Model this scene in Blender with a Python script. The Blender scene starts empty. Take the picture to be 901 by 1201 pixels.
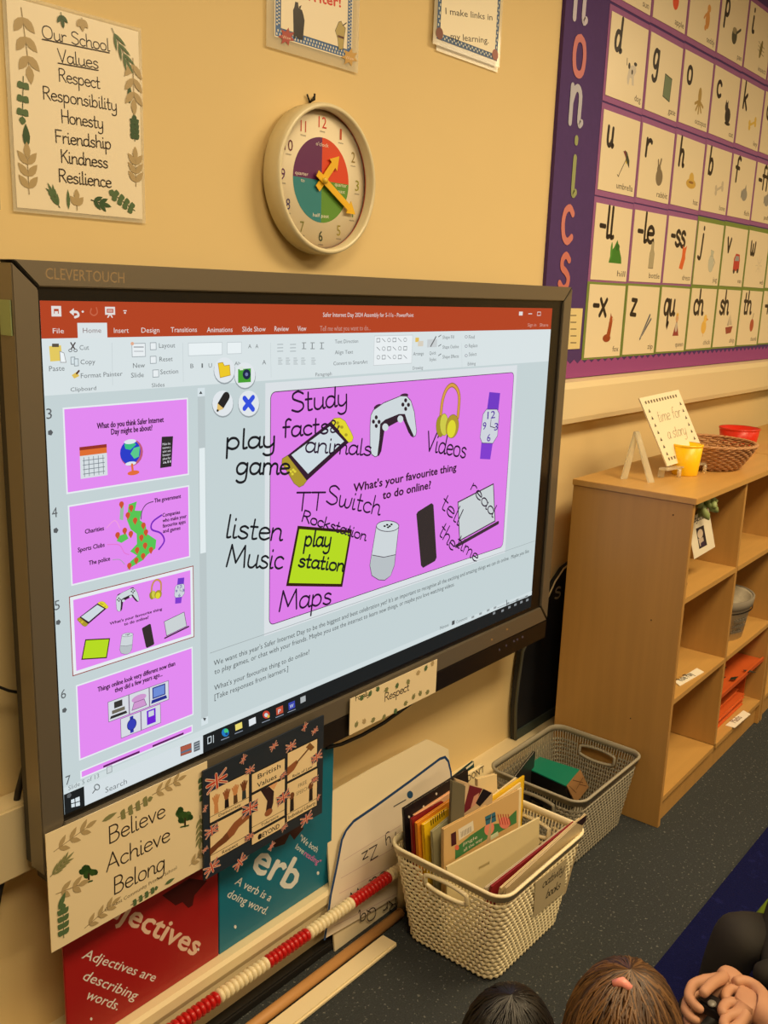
import bpy, bmesh, math, random
PI = math.pi
from mathutils import Vector, Matrix
random.seed(7)
S = bpy.context.scene
COL = S.collection
# ------------------------------------------------------------------ camera, world, lights, exposure
R = ((0.6369627816, -0.1553684257, 0.7550755374), (-0.7701576407, -0.1710698338, 0.6144854114), (0.0336990157, -0.9729315311, -0.2286232973))
# world frame: x along the display wall, y into the wall, z up; floor at z=0
F = 1106.6; CX, CY = 450.5, 600.5
EYE = Vector((0, 0, 1.45))
cam_d = bpy.data.cameras.new('camera'); cam = bpy.data.objects.new('camera', cam_d); COL.objects.link(cam)
cam_d.sensor_width = 36; cam_d.sensor_fit = 'AUTO'; cam_d.lens = F / 1201 * 36; cam_d.clip_start = 0.05
cam.matrix_world = Matrix(((R[0][0], -R[0][1], -R[0][2], 0), (R[1][0], -R[1][1], -R[1][2], 0), (R[2][0], -R[2][1], -R[2][2], 1.45), (0, 0, 0, 1)))
S.camera = cam
S.view_settings.view_transform = 'Standard'; S.view_settings.look = 'None'
S.view_settings.gamma = 1; S.view_settings.use_curve_mapping = False; S.view_settings.exposure = 0.0
w = bpy.data.worlds.new('world'); S.world = w; w.use_nodes = True
w.node_tree.nodes['Background'].inputs[0].default_value = (1, .72, .4, 1); w.node_tree.nodes['Background'].inputs[1].default_value = .15
def area(name, loc, sx, sy, power, col=(1.0, .765, .45)):
    d = bpy.data.lights.new(name, 'AREA'); d.shape = 'RECTANGLE'; d.size = sx; d.size_y = sy; d.energy = power; d.color = col
    o = bpy.data.objects.new(name, d); COL.objects.link(o); o.location = loc
    return o
area('ceiling_panel_lamp', (2.3, -.25, 2.66), 1.2, .6, 54)
area('ceiling_panel_lamp', (.2, -.3, 2.66), 1.2, .6, 44)
area('ceiling_panel_lamp', (4.6, -.4, 2.66), 1.2, .6, 34)
area('ceiling_panel_lamp', (1.2, -2.6, 2.66), 1.2, .6, 32)
area('ceiling_panel_lamp', (3.6, -2.6, 2.66), 1.2, .6, 32)

def ray(x, y):
    a, b = x - CX, y - CY
    return Vector([r[0] * a + r[1] * b + r[2] * F for r in R])
def at(x, y, Y):  r = ray(x, y); return EYE + r * (Y / r.y)
def atz(x, y, Z): r = ray(x, y); return EYE + r * ((Z - EYE.z) / r.z)

# ------------------------------------------------------------------ materials
def lin(c):
    return tuple(((v / 255) / 12.92 if v / 255 <= .04045 else ((v / 255 + .055) / 1.055) ** 2.4) for v in c) + (1,)
_m = {}
def mat(c, rough=.6, noise=0, scale=20, bump=0, metal=0, emit=0, alpha=1, wood=0, spec=.5, aniso=None, trans=0):
    key = (tuple(c), rough, noise, scale, bump, metal, emit, alpha, wood, spec, trans)
    if key in _m: return _m[key]
    m = bpy.data.materials.new('procedural_material'); m.use_nodes = True; nt = m.node_tree; b = nt.nodes['Principled BSDF']
    col = lin(c)
    b.inputs['Roughness'].default_value = rough; b.inputs['Metallic'].default_value = metal
    b.inputs['Specular IOR Level'].default_value = spec
    b.inputs['Base Color'].default_value = col
    if emit:
        b.inputs['Base Color'].default_value = (.004, .004, .004, 1)
        b.inputs['Emission Color'].default_value = col; b.inputs['Emission Strength'].default_value = emit
        m.cycles.emission_sampling = 'NONE'
    if alpha < 1: b.inputs['Alpha'].default_value = alpha
    if trans: b.inputs['Transmission Weight'].default_value = trans
    if noise or bump or wood:
        tc = nt.nodes.new('ShaderNodeTexCoord'); mp = nt.nodes.new('ShaderNodeMapping'); nz = nt.nodes.new('ShaderNodeTexNoise')
        nt.links.new(tc.outputs['Object'], mp.inputs[0]); nt.links.new(mp.outputs[0], nz.inputs['Vector'])
        nz.inputs['Scale'].default_value = scale; nz.inputs['Detail'].default_value = 5
        if wood: mp.inputs['Scale'].default_value = {1: (14, 14, .7), 2: (.7, 14, 14)}[wood]
        if noise or wood:
            mx = nt.nodes.new('ShaderNodeMix'); mx.data_type = 'RGBA'
            n_ = noise or .12
            mx.inputs[6].default_value = tuple(v * (1 - n_) for v in col[:3]) + (1,)
            mx.inputs[7].default_value = tuple(min(1, v * (1 + n_)) for v in col[:3]) + (1,)
            nt.links.new(nz.outputs[0], mx.inputs[0]); nt.links.new(mx.outputs[2], b.inputs['Base Color'])
        if bump:
            bp = nt.nodes.new('ShaderNodeBump'); bp.inputs['Strength'].default_value = bump; bp.inputs['Distance'].default_value = .003
            nt.links.new(nz.outputs[0], bp.inputs['Height']); nt.links.new(bp.outputs[0], b.inputs['Normal'])
    _m[key] = m
    return m
def carpet_mat(base, fleck, thr, sc):
    m = bpy.data.materials.new('carpet'); m.use_nodes = True; nt = m.node_tree; b = nt.nodes['Principled BSDF']; b.inputs['Roughness'].default_value = .95
    b.inputs['Specular IOR Level'].default_value = .1
    tc = nt.nodes.new('ShaderNodeTexCoord')
    n1 = nt.nodes.new('ShaderNodeTexNoise'); n1.inputs['Scale'].default_value = sc; n1.inputs['Detail'].default_value = 3
    n2 = nt.nodes.new('ShaderNodeTexNoise'); n2.inputs['Scale'].default_value = 260; n2.inputs['Detail'].default_value = 4
    for n in (n1, n2): nt.links.new(tc.outputs['Object'], n.inputs['Vector'])
    r = nt.nodes.new('ShaderNodeValToRGB'); r.color_ramp.elements[0].position = thr; r.color_ramp.elements[1].position = thr + .07
    r.color_ramp.elements[0].color = (0, 0, 0, 1); r.color_ramp.elements[1].color = (1, 1, 1, 1)
    nt.links.new(n1.outputs[0], r.inputs[0])
    mx = nt.nodes.new('ShaderNodeMix'); mx.data_type = 'RGBA'; mx.inputs[0].default_value = .5
    c = lin(base); mx.inputs[6].default_value = tuple(v * .6 for v in c[:3]) + (1,); mx.inputs[7].default_value = tuple(v * 1.4 for v in c[:3]) + (1,)
    nt.links.new(n2.outputs[0], mx.inputs[0])
    my = nt.nodes.new('ShaderNodeMix'); my.data_type = 'RGBA'; my.inputs[7].default_value = lin(fleck)
    nt.links.new(r.outputs[0], my.inputs[0]); nt.links.new(mx.outputs[2], my.inputs[6]); nt.links.new(my.outputs[2], b.inputs['Base Color'])
    bp = nt.nodes.new('ShaderNodeBump'); bp.inputs['Strength'].default_value = .9; bp.inputs['Distance'].default_value = .004
    nt.links.new(n2.outputs[0], bp.inputs['Height']); nt.links.new(bp.outputs[0], b.inputs['Normal'])
    return m

# ------------------------------------------------------------------ mesh helpers
WM = {}
def link(o, parent=None, world=False):
    COL.objects.link(o)
    if parent is not None:
        o.parent = parent
        if world: o.matrix_parent_inverse = WM.get(parent.name, Matrix()).inverted(); WM[o.name] = Matrix()
        else: WM[o.name] = WM.get(parent.name, Matrix()).copy()
    return o
def props(o, label=None, cat=None, group=None, kind=None):
    if label: o['label'] = label
    if cat: o['category'] = cat
    if group: o['group'] = group
    if kind: o['kind'] = kind
    return o
def thing(name, label, cat, loc=(0, 0, 0), rz=0, group=None):
    o = bpy.data.objects.new(name, None); COL.objects.link(o); o.location = loc; o.rotation_euler = (0, 0, rz); o.empty_display_size = .05
    WM[o.name] = Matrix.Translation(loc) @ Matrix.Rotation(rz, 4, 'Z')
    return props(o, label, cat, group)
class MB:
    def __init__(s): s.v = []; s.f = []; s.mi = []; s.mats = []; s.smooth = []
    def _m(s, m):
        if m not in s.mats: s.mats.append(m)
        return s.mats.index(m)
    def add(s, vs, fs, m, smooth=False):
        n = len(s.v); s.v += [tuple(v) for v in vs]; k = s._m(m)
        for f in fs: s.f.append([n + i for i in f]); s.mi.append(k); s.smooth.append(smooth)
    def box(s, a, b, m):
        x0, y0, z0 = a; x1, y1, z1 = b
        s.add([(x0, y0, z0), (x1, y0, z0), (x1, y1, z0), (x0, y1, z0), (x0, y0, z1), (x1, y0, z1), (x1, y1, z1), (x0, y1, z1)],
              [(3, 2, 1, 0), (4, 5, 6, 7), (0, 1, 5, 4), (1, 2, 6, 5), (2, 3, 7, 6), (3, 0, 4, 7)], m)
    def hexa(s, p, m): # p: 4 bottom, 4 top
        s.add(p, [(3, 2, 1, 0), (4, 5, 6, 7), (0, 1, 5, 4), (1, 2, 6, 5), (2, 3, 7, 6), (3, 0, 4, 7)], m)
    def tube(s, pts, r, m, n=8, cap=True):
        pts = [Vector(p) for p in pts]; rs = r if isinstance(r, (list, tuple)) else [r] * len(pts)
        vs = []; up = None
        for i, p in enumerate(pts):
            d = (pts[min(i + 1, len(pts) - 1)] - pts[max(i - 1, 0)]).normalized()
            if up is None: up = Vector((0, 0, 1)) if abs(d.z) < .9 else Vector((1, 0, 0))
            a = d.cross(up).normalized(); up = a.cross(d).normalized()
            for k in range(n):
                t = 2 * math.pi * k / n; vs.append(p + (a * math.cos(t) + up * math.sin(t)) * rs[i])
        fs = [(i * n + k, i * n + (k + 1) % n, (i + 1) * n + (k + 1) % n, (i + 1) * n + k) for i in range(len(pts) - 1) for k in range(n)]
        if cap: fs += [tuple(range(n))[::-1], tuple((len(pts) - 1) * n + k for k in range(n))]
        s.add(vs, fs, m, True)
    def lathe(s, prof, c, m, n=32, smooth=True, axis='z', sy=1):
        vs = []
        for r, h in prof:
            for k in range(n):
                t = 2 * math.pi * k / n
                x, y = r * math.cos(t), r * math.sin(t) * sy
                vs.append((c[0] + x, c[1] + y, c[2] + h) if axis == 'z' else (c[0] + x, c[1] + h, c[2] + y))
        fs = [(i * n + k, i * n + (k + 1) % n, (i + 1) * n + (k + 1) % n, (i + 1) * n + k) for i in range(len(prof) - 1) for k in range(n)]
        s.add(vs, fs, m, smooth)
    def sph(s, c, r, m, n=12, k=8):
        rx, ry, rz = r if isinstance(r, (tuple, list)) else (r, r, r)
        vs = []; 
        for i in range(k + 1):
            ph = math.pi * i / k
            for j in range(n):
                t = 2 * math.pi * j / n; vs.append((c[0] + rx * math.sin(ph) * math.cos(t), c[1] + ry * math.sin(ph) * math.sin(t), c[2] + rz * math.cos(ph)))
        s.add(vs, [(i * n + j, (i + 1) * n + j, (i + 1) * n + (j + 1) % n, i * n + (j + 1) % n) for i in range(k) for j in range(n)], m, True)
    def slab(s, pts, ext, m): # polygon outline + extrusion vector
        n = len(pts); pts = [Vector(p) for p in pts]; e = Vector(ext)
        s.add(pts + [p + e for p in pts], [tuple(range(n)), tuple(range(2 * n - 1, n - 1, -1))] + [(i, (i + 1) % n, n + (i + 1) % n, n + i) for i in range(n)], m)
    def build(s, name, parent=None, world=False, bevel=0, kind=None, label=None):
        me = bpy.data.meshes.new(name); me.from_pydata(s.v, [], s.f)
        for m in s.mats: me.materials.append(m)
        me.polygons.foreach_set('material_index', s.mi); me.polygons.foreach_set('use_smooth', s.smooth); me.update()
        o = bpy.data.objects.new(name, me); link(o, parent, world)
        if bevel:
            bm = bmesh.new(); bm.from_mesh(me)
            bmesh.ops.recalc_face_normals(bm, faces=bm.faces)
            bmesh.ops.bevel(bm, geom=bm.edges[:], offset=bevel, segments=2, affect='EDGES', clamp_overlap=True); bm.to_mesh(me); bm.free()
        if kind: o['kind'] = kind
        if label: o['label'] = label
        return o
def box(name, a, b, m, parent=None, world=True, bevel=.0015, label=None):
    q = MB(); q.box(a, b, m); return q.build(name, parent, world, bevel, label=label)
def struct(name, a, b, m, bevel=0):
    o = box(name, a, b, m, bevel=bevel); o['kind'] = 'structure'; return o

# ------------------------------------------------------------------ a print / handwriting stroke font (x-height 5, ascender 9, descender -4)
G = {
'a': (5.2, [[(4.2, 4), (3, 5), (1.4, 4.8), (.4, 3), (.7, .8), (2, 0), (3.4, .8), (4.2, 2.6)], [(4.3, 5), (4.2, 1.2), (4.6, .1), (5.3, .4)]]),
'b': (5.2, [[(.6, 9), (.6, 0)], [(.6, 3.2), (1.8, 4.9), (3.4, 4.8), (4.4, 3), (3.9, .8), (2.3, 0), (.6, .9)]]),
'c': (4.4, [[(3.9, 4.2), (2.6, 5), (1, 4.4), (.4, 2.6), (1, .7), (2.5, 0), (4, .7)]]),
'd': (5.2, [[(4.2, 4), (3, 5), (1.4, 4.8), (.4, 3), (.7, .8), (2, 0), (3.4, .8), (4.2, 2.6)], [(4.3, 9), (4.2, 1.2), (4.6, .1), (5.3, .4)]]),
'e': (4.6, [[(.5, 2.6), (3.9, 2.9), (3.8, 4.2), (2.4, 5), (.9, 4.3), (.4, 2.4), (1, .6), (2.6, 0), (4.2, .8)]]),
'f': (3.6, [[(3.4, 8.4), (2.4, 9), (1.4, 8), (1.3, 6), (1.3, 0)], [(.2, 5), (3, 5)]]),
'g': (5.2, [[(4.2, 4), (3, 5), (1.4, 4.8), (.4, 3), (.7, .8), (2, 0), (3.4, .8), (4.2, 2.6)], [(4.3, 5), (4.2, -1.8), (3.2, -3.6), (1.6, -3.8), (.6, -3)]]),
'h': (5, [[(.6, 9), (.6, 0)], [(.6, 2.8), (1.6, 4.6), (2.9, 5), (3.9, 4), (3.9, 1), (4.3, .1), (5, .4)]]),
'i': (2.2, [[(.8, 5), (.8, .9), (1.2, 0), (2, .3)], [(.8, 7.2), (.8, 7.6)]]),
'j': (2.4, [[(1.4, 5), (1.4, -2.4), (.6, -3.8), (-.6, -3.4)], [(1.4, 7.2), (1.4, 7.6)]]),
'k': (4.6, [[(.6, 9), (.6, 0)], [(3.8, 5), (.7, 2.4)], [(1.6, 3.1), (4.3, 0)]]),
'l': (2.2, [[(.8, 9), (.8, 1), (1.2, 0), (2.1, .3)]]),
'm': (7.2, [[(.6, 5), (.6, 0)], [(.6, 3), (1.4, 4.7), (2.5, 5), (3.4, 4), (3.4, 0)], [(3.4, 3), (4.4, 4.7), (5.4, 5), (6.2, 4), (6.2, .9), (6.6, 0), (7.2, .4)]]),
'n': (5, [[(.6, 5), (.6, 0)], [(.6, 2.8), (1.6, 4.6), (2.9, 5), (3.9, 4), (3.9, 1), (4.3, .1), (5, .4)]]),
'o': (5, [[(2.5, 5), (1, 4.5), (.4, 2.6), (1, .6), (2.5, 0), (4, .6), (4.5, 2.6), (3.9, 4.4), (2.5, 5)]]),
'p': (5.2, [[(.6, 5), (.6, -4)], [(.6, 3.2), (1.8, 4.9), (3.4, 4.8), (4.4, 3), (3.9, .8), (2.3, 0), (.6, .9)]]),
'q': (5.2, [[(4.2, 4), (3, 5), (1.4, 4.8), (.4, 3), (.7, .8), (2, 0), (3.4, .8), (4.2, 2.6)], [(4.3, 5), (4.2, -3.8), (5.2, -3)]]),
'r': (3.6, [[(.6, 5), (.6, 0)], [(.6, 3), (1.6, 4.7), (2.6, 5), (3.3, 4.6)]]),
's': (4.2, [[(3.5, 4.3), (2.2, 5), (.9, 4.3), (1, 3.1), (2.4, 2.5), (3.6, 1.6), (3.3, .4), (1.8, -.1), (.4, .7)]]),
't': (3.4, [[(1.3, 8), (1.3, 1), (1.9, 0), (3, .3)], [(.2, 5), (2.8, 5)]]),
'u': (5.2, [[(.6, 5), (.6, 1.4), (1.4, .1), (2.8, .1), (4.2, 1.8)], [(4.2, 5), (4.2, .9), (4.6, 0), (5.2, .3)]]),
'v': (4.4, [[(.3, 5), (2.1, 0)], [(2.1, 0), (3.9, 5)]]),
'w': (6.4, [[(.4, 5), (.8, .8), (2, 0), (3, 1.4), (3.2, 4)], [(3.2, 4), (3.4, .8), (4.6, 0), (5.7, 1.4), (6, 5)]]),
'x': (4.4, [[(.4, 5), (3.8, 0)], [(3.8, 5), (.4, 0)]]),
'y': (5.2, [[(.6, 5), (.6, 1.6), (1.4, .2), (2.8, .2), (4.2, 1.8)], [(4.2, 5), (4.2, -1.8), (3.2, -3.6), (1.6, -3.8), (.6, -3)]]),
'z': (4.4, [[(.5, 4.9), (3.8, 4.9)], [(3.8, 4.9), (.4, .1)], [(.4, .1), (4, .1)]]),
'A': (6.6, [[(.3, 0), (3.2, 9)], [(3.2, 9), (6, 0)], [(1.4, 3), (5, 3)]]),
'B': (5.8, [[(.6, 9), (.6, 0)], [(.6, 8.9), (3.4, 8.8), (4.5, 7), (3.4, 4.9), (.7, 4.7)], [(.7, 4.7), (4, 4.5), (5.1, 2.4), (3.8, .2), (.6, 0)]]),
'F': (5.2, [[(.6, 9), (.6, 0)], [(.6, 8.9), (4.8, 8.9)], [(.6, 4.7), (4, 4.7)]]),
'H': (6.2, [[(.6, 9), (.6, 0)], [(5.4, 9), (5.4, 0)], [(.6, 4.6), (5.4, 4.6)]]),
'I': (3, [[(1.4, 9), (1.4, 0)]]),
'K': (5.6, [[(.6, 9), (.6, 0)], [(5, 9), (.7, 4)], [(2, 5.4), (5.4, 0)]]),
'M': (8.4, [[(.5, 0), (1.2, 8.6)], [(1.2, 8.6), (3.9, 1.6)], [(3.9, 1.6), (6.6, 8.6)], [(6.6, 8.6), (7.6, 0)]]),
'O': (7.6, [[(3.6, 9), (1.4, 8), (.4, 4.6), (1.3, 1.2), (3.6, 0), (6, 1.2), (6.9, 4.6), (6, 8), (3.6, 9)]]),
'Q': (7.6, [[(3.6, 9), (1.4, 8), (.4, 4.6), (1.3, 1.2), (3.6, 0), (6, 1.2), (6.9, 4.6), (6, 8), (3.6, 9)], [(4.2, 2.6), (7, -.6)]]),
'R': (5.8, [[(.6, 9), (.6, 0)], [(.6, 8.9), (3.6, 8.8), (4.8, 6.9), (3.4, 4.8), (.7, 4.5)], [(2.4, 4.5), (5.4, 0)]]),
'S': (5.8, [[(5, 7.8), (3, 9), (1, 8), (.9, 6), (2.8, 4.8), (4.8, 3.6), (5, 1.4), (3, 0), (.5, 1)]]),
'T': (5.8, [[(2.9, 9), (2.9, 0)], [(.3, 9), (5.6, 9)]]),
'U': (6.2, [[(.6, 9), (.6, 2.6), (1.8, .2), (4, .2), (5.3, 2.6), (5.3, 9)]]),
'V': (6, [[(.3, 9), (2.9, 0)], [(2.9, 0), (5.6, 9)]]),
'W': (8.4, [[(.3, 9), (2.2, 0)], [(2.2, 0), (4.1, 7)], [(4.1, 7), (6, 0)], [(6, 0), (8, 9)]]),
'X': (6, [[(.4, 9), (5.4, 0)], [(5.4, 9), (.4, 0)]]),
'Y': (6, [[(.3, 9), (2.9, 4.4)], [(5.6, 9), (2.9, 4.4), (1.4, 0)]]),
'Z': (6, [[(.5, 9), (5.2, 9)], [(5.2, 9), (.4, 0)], [(.4, 0), (5.4, 0)]]),
' ': (3, []), '-': (3.6, [[(.4, 3), (3, 3)]]), '&': (6, [[(5.6, 0), (1.4, 6), (2, 8), (3.4, 7), (3, 5), (.8, 2.4), (1.6, .2), (4, .6), (5.4, 3.4)]]),
'.': (1.6, [[(.6, 0), (.6, .3)]]), '!': (2, [[(1, 9), (1, 3)], [(1, .2), (1, .5)]]),
}
def smooth(pts, k=4):
    if len(pts) < 3: return pts
    out = []; P = [pts[0]] + list(pts) + [pts[-1]]
    for i in range(1, len(P) - 2):
        a, b, c, d = P[i - 1:i + 3]
        for j in range(k):
            t = j / k
            out.append(tuple(.5 * (2 * b[q] + (c[q] - a[q]) * t + (2 * a[q] - 5 * b[q] + 4 * c[q] - d[q]) * t * t + (3 * b[q] - a[q] - 3 * c[q] + d[q]) * t ** 3) for q in (0, 1)))
    return out + [pts[-1]]
_tc = {}
def text_geo(s, bold=0):
    if (s, bold) in _tc: return _tc[(s, bold)]
    cu = bpy.data.curves.new('tmp', 'FONT'); cu.body = s; cu.resolution_u = 2
    ob = bpy.data.objects.new('tmp', cu); COL.objects.link(ob)
    me = bpy.data.meshes.new_from_object(ob)
    vs = [(v.co.x, v.co.y) for v in me.vertices]; fs = [tuple(p.vertices) for p in me.polygons]
    bpy.data.objects.remove(ob); bpy.data.curves.remove(cu); bpy.data.meshes.remove(me)
    _tc[(s, bold)] = (vs, fs); return vs, fs
class Canvas:
    """flat print on a real plane: P0 + u*U + v*V, normal N facing the room"""
    def __init__(s, P0, U, V, emit=0, eps=6e-6, rough=.5):
        s.P0 = Vector(P0); s.U = Vector(U).normalized(); s.V = Vector(V).normalized(); s.N = s.U.cross(s.V).normalized()
        if s.N.dot(EYE - s.P0) < 0: s.N = -s.N
        s.emit = emit; s.eps = eps; s.lift = eps; s.mb = MB(); s.T = s.px; s.rough = rough; s.ws = 1; s.flat = False; s.base = 0; s.off = (0, 0)
    def px(s, p):
        r = ray(*p); t = (s.P0 - EYE).dot(s.N) / r.dot(s.N); q = EYE + r * t - s.P0
        return (q.dot(s.U), q.dot(s.V))
    def uv(s, p): return p
    def raw(s, vs, fs, c):
        s.mb.add([s.P0 + s.U * (a + s.off[0]) + s.V * (b + s.off[1]) + s.N * s.lift for a, b in vs], fs, mat(c, s.rough, emit=s.emit, spec=.06 if s.emit else .3))
        s.lift += s.eps
    def poly(s, pts, c, out=None, w=.001):
        q = [s.T(p) for p in pts]; s.raw(q, [tuple(range(len(q)))], c)
        if out: s.line(list(pts) + [pts[0]], w, out)
    def rect(s, a, b, c, out=None, w=.001):
        (u0, v0), (u1, v1) = s.T(a), s.T(b); q = [(u0, v0), (u1, v0), (u1, v1), (u0, v1)]; s.raw(q, [(0, 1, 2, 3)], c)
        if out:
            T = s.T; s.T = s.uv; s.line(q + [q[0]], w, out); s.T = T
    def rrect(s, a, b, r, c, out=None, w=.001):
        (u0, v0), (u1, v1) = s.T(a), s.T(b); u0, u1 = sorted((u0, u1)); v0, v1 = sorted((v0, v1)); q = []
        for cx, cy, t0 in ((u1 - r, v1 - r, 0), (u0 + r, v1 - r, 90), (u0 + r, v0 + r, 180), (u1 - r, v0 + r, 270)):
            q += [(cx + r * math.cos(math.radians(t0 + k * 22.5)), cy + r * math.sin(math.radians(t0 + k * 22.5))) for k in range(5)]
        T = s.T; s.T = s.uv; s.poly(q, c, out, w); s.T = T
    def ell(s, c0, rx, ry, c, rot=0, out=None, w=.001, n=20):
        q = []
        for k in range(n):
            t = 2 * math.pi * k / n; a, b = rx * math.cos(t), ry * math.sin(t); q.append((c0[0] + a * math.cos(rot) - b * math.sin(rot), c0[1] + a * math.sin(rot) + b * math.cos(rot)))
        s.poly(q, c, out, w)
    def _rib(s, q, w, c):
        h = w / 2; q = [p for k, p in enumerate(q) if k == 0 or math.hypot(p[0] - q[k - 1][0], p[1] - q[k - 1][1]) > 1e-6]
        if len(q) < 2: return
        n = len(q); cl = n > 3 and math.hypot(q[0][0] - q[-1][0], q[0][1] - q[-1][1]) < 1e-6; D = [Vector((q[k + 1][0] - q[k][0], q[k + 1][1] - q[k][1])).normalized() for k in range(n - 1)]; Lp, Rp = [], []
        for k in range(n):
            a, b = (D[-1], D[0]) if cl and k in (0, n - 1) else (D[max(k - 1, 0)], D[min(k, n - 2)]); m = (a + b)
            if m.length < .3: m = b.copy()
            m.normalize(); sc = 1 / max(.5, m.dot(b)); nn = Vector((-m.y, m.x)) * h * sc; p = Vector(q[k]); Lp.append(p + nn); Rp.append(p - nn)
        vs = [tuple(v) for v in Lp + Rp]; fs = [(k, k + 1, n + k + 1, n + k) for k in range(n - 1)]
        if w > .0014 and not cl:
            for k, d in ((0, -D[0]), (n - 1, D[-1])):
                b = len(vs); a0 = math.atan2(d.y, d.x); p = q[k]
                arc = [(p[0] + h * math.cos(a0 + t * PI / 8), p[1] + h * math.sin(a0 + t * PI / 8)) for t in (-3, -2, -1, 0, 1, 2, 3)]; vs += arc
                A_, B_ = (k, n + k) if k else (n + k, k)
                fs.append((n + k, *range(b, b + 7), k) if k else (k, *range(b, b + 7), n + k))
        s.raw(vs, fs, c)
        if s.emit: s.lift -= s.eps
    def line(s, pts, w, c, sm=False):
        q = [s.T(p) for p in pts]
        if sm: q = smooth(q)
        s._rib(q, w * s.ws, c)
        if s.emit: s.lift += s.eps
    def frame(s, p0, p1, h, level=False):
        a, b, t = Vector(s.T(p0)), Vector(s.T(p1)), Vector(s.T((p0[0], p0[1] - h if s.T != s.uv else p0[1] + h)))
        if level and s.flat: b.y = a.y
        e = (b - a); L = e.length; e.normalize(); n = Vector((-e.y, e.x)); return a, e, n, L, (t - a).length
    def text(s, st, p0, p1, h, c, bold=0, slant=0):
        a, e, n, L, H = s.frame(p0, p1, h, True); vs, fs = text_geo(st)
        if not vs: return
        if bold and not getattr(s, 'rep', 0):
            s.rep = 1
            for dx, dy in ((-.6, 0), (.6, 0), (0, .5), (0, -.5)):
                o_ = (e * dx + n * dy) * (bold * H / .73); s.off = (o_.x, o_.y); s.text(st, p0, p1, h, c, 0, slant)
            s.rep = 0; s.off = (0, 0)
        x0 = min(v[0] for v in vs); x1 = max(v[0] for v in vs); kx = L / (x1 - x0); ky = H / .73
        s.raw([tuple(a + e * ((x - x0) * kx + slant * y * ky) + n * (y * ky)) for x, y in vs], fs, c)
    def hw(s, st, p0, p1, h, w, c):
        a, e, n, L, H = s.frame(p0, p1, h); tot = sum(G.get(ch, G['o'])[0] for ch in st) - .6; kx = L / tot; ky = H / 9; x = 0
        for ch in st:
            adv, st_ = G.get(ch, G['o'])
            for q in st_:
                q = smooth([tuple(a + e * ((x + u) * kx) + n * (v * ky)) for u, v in q], 3); s._rib(q, w, c)
            x += adv
        if s.emit: s.lift += s.eps
    def flush(s, name, parent, label=None):
        o = s.mb.build(name, parent, True, label=label); s.mb = MB(); s.lift = s.base if s.emit and s.base else s.lift; return o

# palette (true colours of the things, under neutral light)
WALL = mat((224, 200, 146), .8, noise=.02, scale=6, bump=.05)
CREAM = mat((228, 212, 172), .5)
PAPER = mat((236, 226, 200), .45)
METAL = mat((126, 118, 104), .36, metal=.5)
BLACK = mat((16, 15, 15), .3)
DARK = mat((28, 25, 24), .55)
BEECH = mat((186, 142, 78), .42, wood=1, noise=.14, scale=3)
BEECHH = mat((196, 152, 84), .38, wood=2, noise=.12, scale=3)

# ------------------------------------------------------------------ room
fl = struct('floor', (-3, -5, -.05), (6.2, 1.4, 0), carpet_mat((60, 64, 66), (112, 114, 110), .62, 130))
struct('wall_front', (-3, 1.35, 0), (6.2, 1.5, 2.75), WALL)
struct('wall_left', (-3.1, -5, 0), (-3, 1.4, 2.75), WALL)
struct('wall_right', (6.2, -5, 0), (6.3, 1.4, 2.75), WALL)
struct('wall_back', (-3, -5.1, 0), (6.2, -5, 2.75), WALL)
struct('ceiling', (-3.1, -5.1, 2.7), (6.3, 1.5, 2.8), mat((225, 220, 205), .9))
q = MB()   # low trunking that the posters stand on
q.slab([(-1, 1.25, .022), (-1, 1.246, .1), (-1, 1.238, .118), (-1, 1.238, .138), (-1, 1.244, .145), (-1, 1.35, .145), (-1, 1.35, .022)], (5.6, 0, 0), CREAM)
o = q.build('trim_1'); o['kind'] = 'structure'
struct('baseboard_front', (-1, 1.226, 0), (4.6, 1.35, .022), mat((22, 20, 18), .6), .004)
q = MB()
q.slab([(2.0, 1.30, 1.095), (2.0, 1.296, 1.11), (2.0, 1.296, 1.195), (2.0, 1.302, 1.213), (2.0, 1.35, 1.218), (2.0, 1.35, 1.095)], (4.2, 0, 0), CREAM)
o = q.build('trim_2'); o['kind'] = 'structure'
struct('trim_3', (-1, 1.30, .5), (.82, 1.35, .626), CREAM, .004)

# ------------------------------------------------------------------ interactive display
X0, X1, Z0, Z1 = .69, 2.243, .515, 1.474; YF = 1.222
tv = thing('interactive_display', 'large wall-mounted interactive display with brushed grey frame showing a pink slide', 'display', (1.466, 1.29, .515))
iX0, iX1, iZ0, iZ1 = .728, 2.204, .612, 1.439; bz0 = .567
def fr(name, pts, m=METAL, dep=.04, label=None):
    q = MB(); q.slab([(x, YF, z) for x, z in pts], (0, dep, 0), m); return q.build(name, tv, True, .0015, label=label)
g = .0035
fr('frame_top', [(X0 + g, Z1), (X1 - g, Z1), (iX1 - g / 2, iZ1), (iX0 + g / 2, iZ1)])
fr('frame_bottom', [(X0 + g, bz0), (X1 - g, bz0), (iX1 - g / 2, iZ0), (iX0 + g / 2, iZ0)])
fr('frame_side', [(X0, Z1 - g), (iX0, iZ1 - g), (iX0, iZ0 + g), (X0, bz0 - .03)])
fr('frame_side', [(X1, Z1 - g), (iX1, iZ1 - g), (iX1, iZ0 + g), (X1, bz0 + g)])
fr('corner_strip', [(X0 + .001, Z1 - .001), (X0 + .006, Z1), (iX0 + .003, iZ1), (iX0, iZ1 - .003)], BLACK, .036)
fr('corner_strip', [(X1 - .001, Z1 - .001), (X1 - .006, Z1), (iX1 - .003, iZ1), (iX1, iZ1 - .003)], BLACK, .036)
fr('corner_strip', [(X1 - .001, bz0 + .001), (X1 - .006, bz0), (iX1 - .003, iZ0), (iX1, iZ0 + .003)], BLACK, .036)
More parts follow.
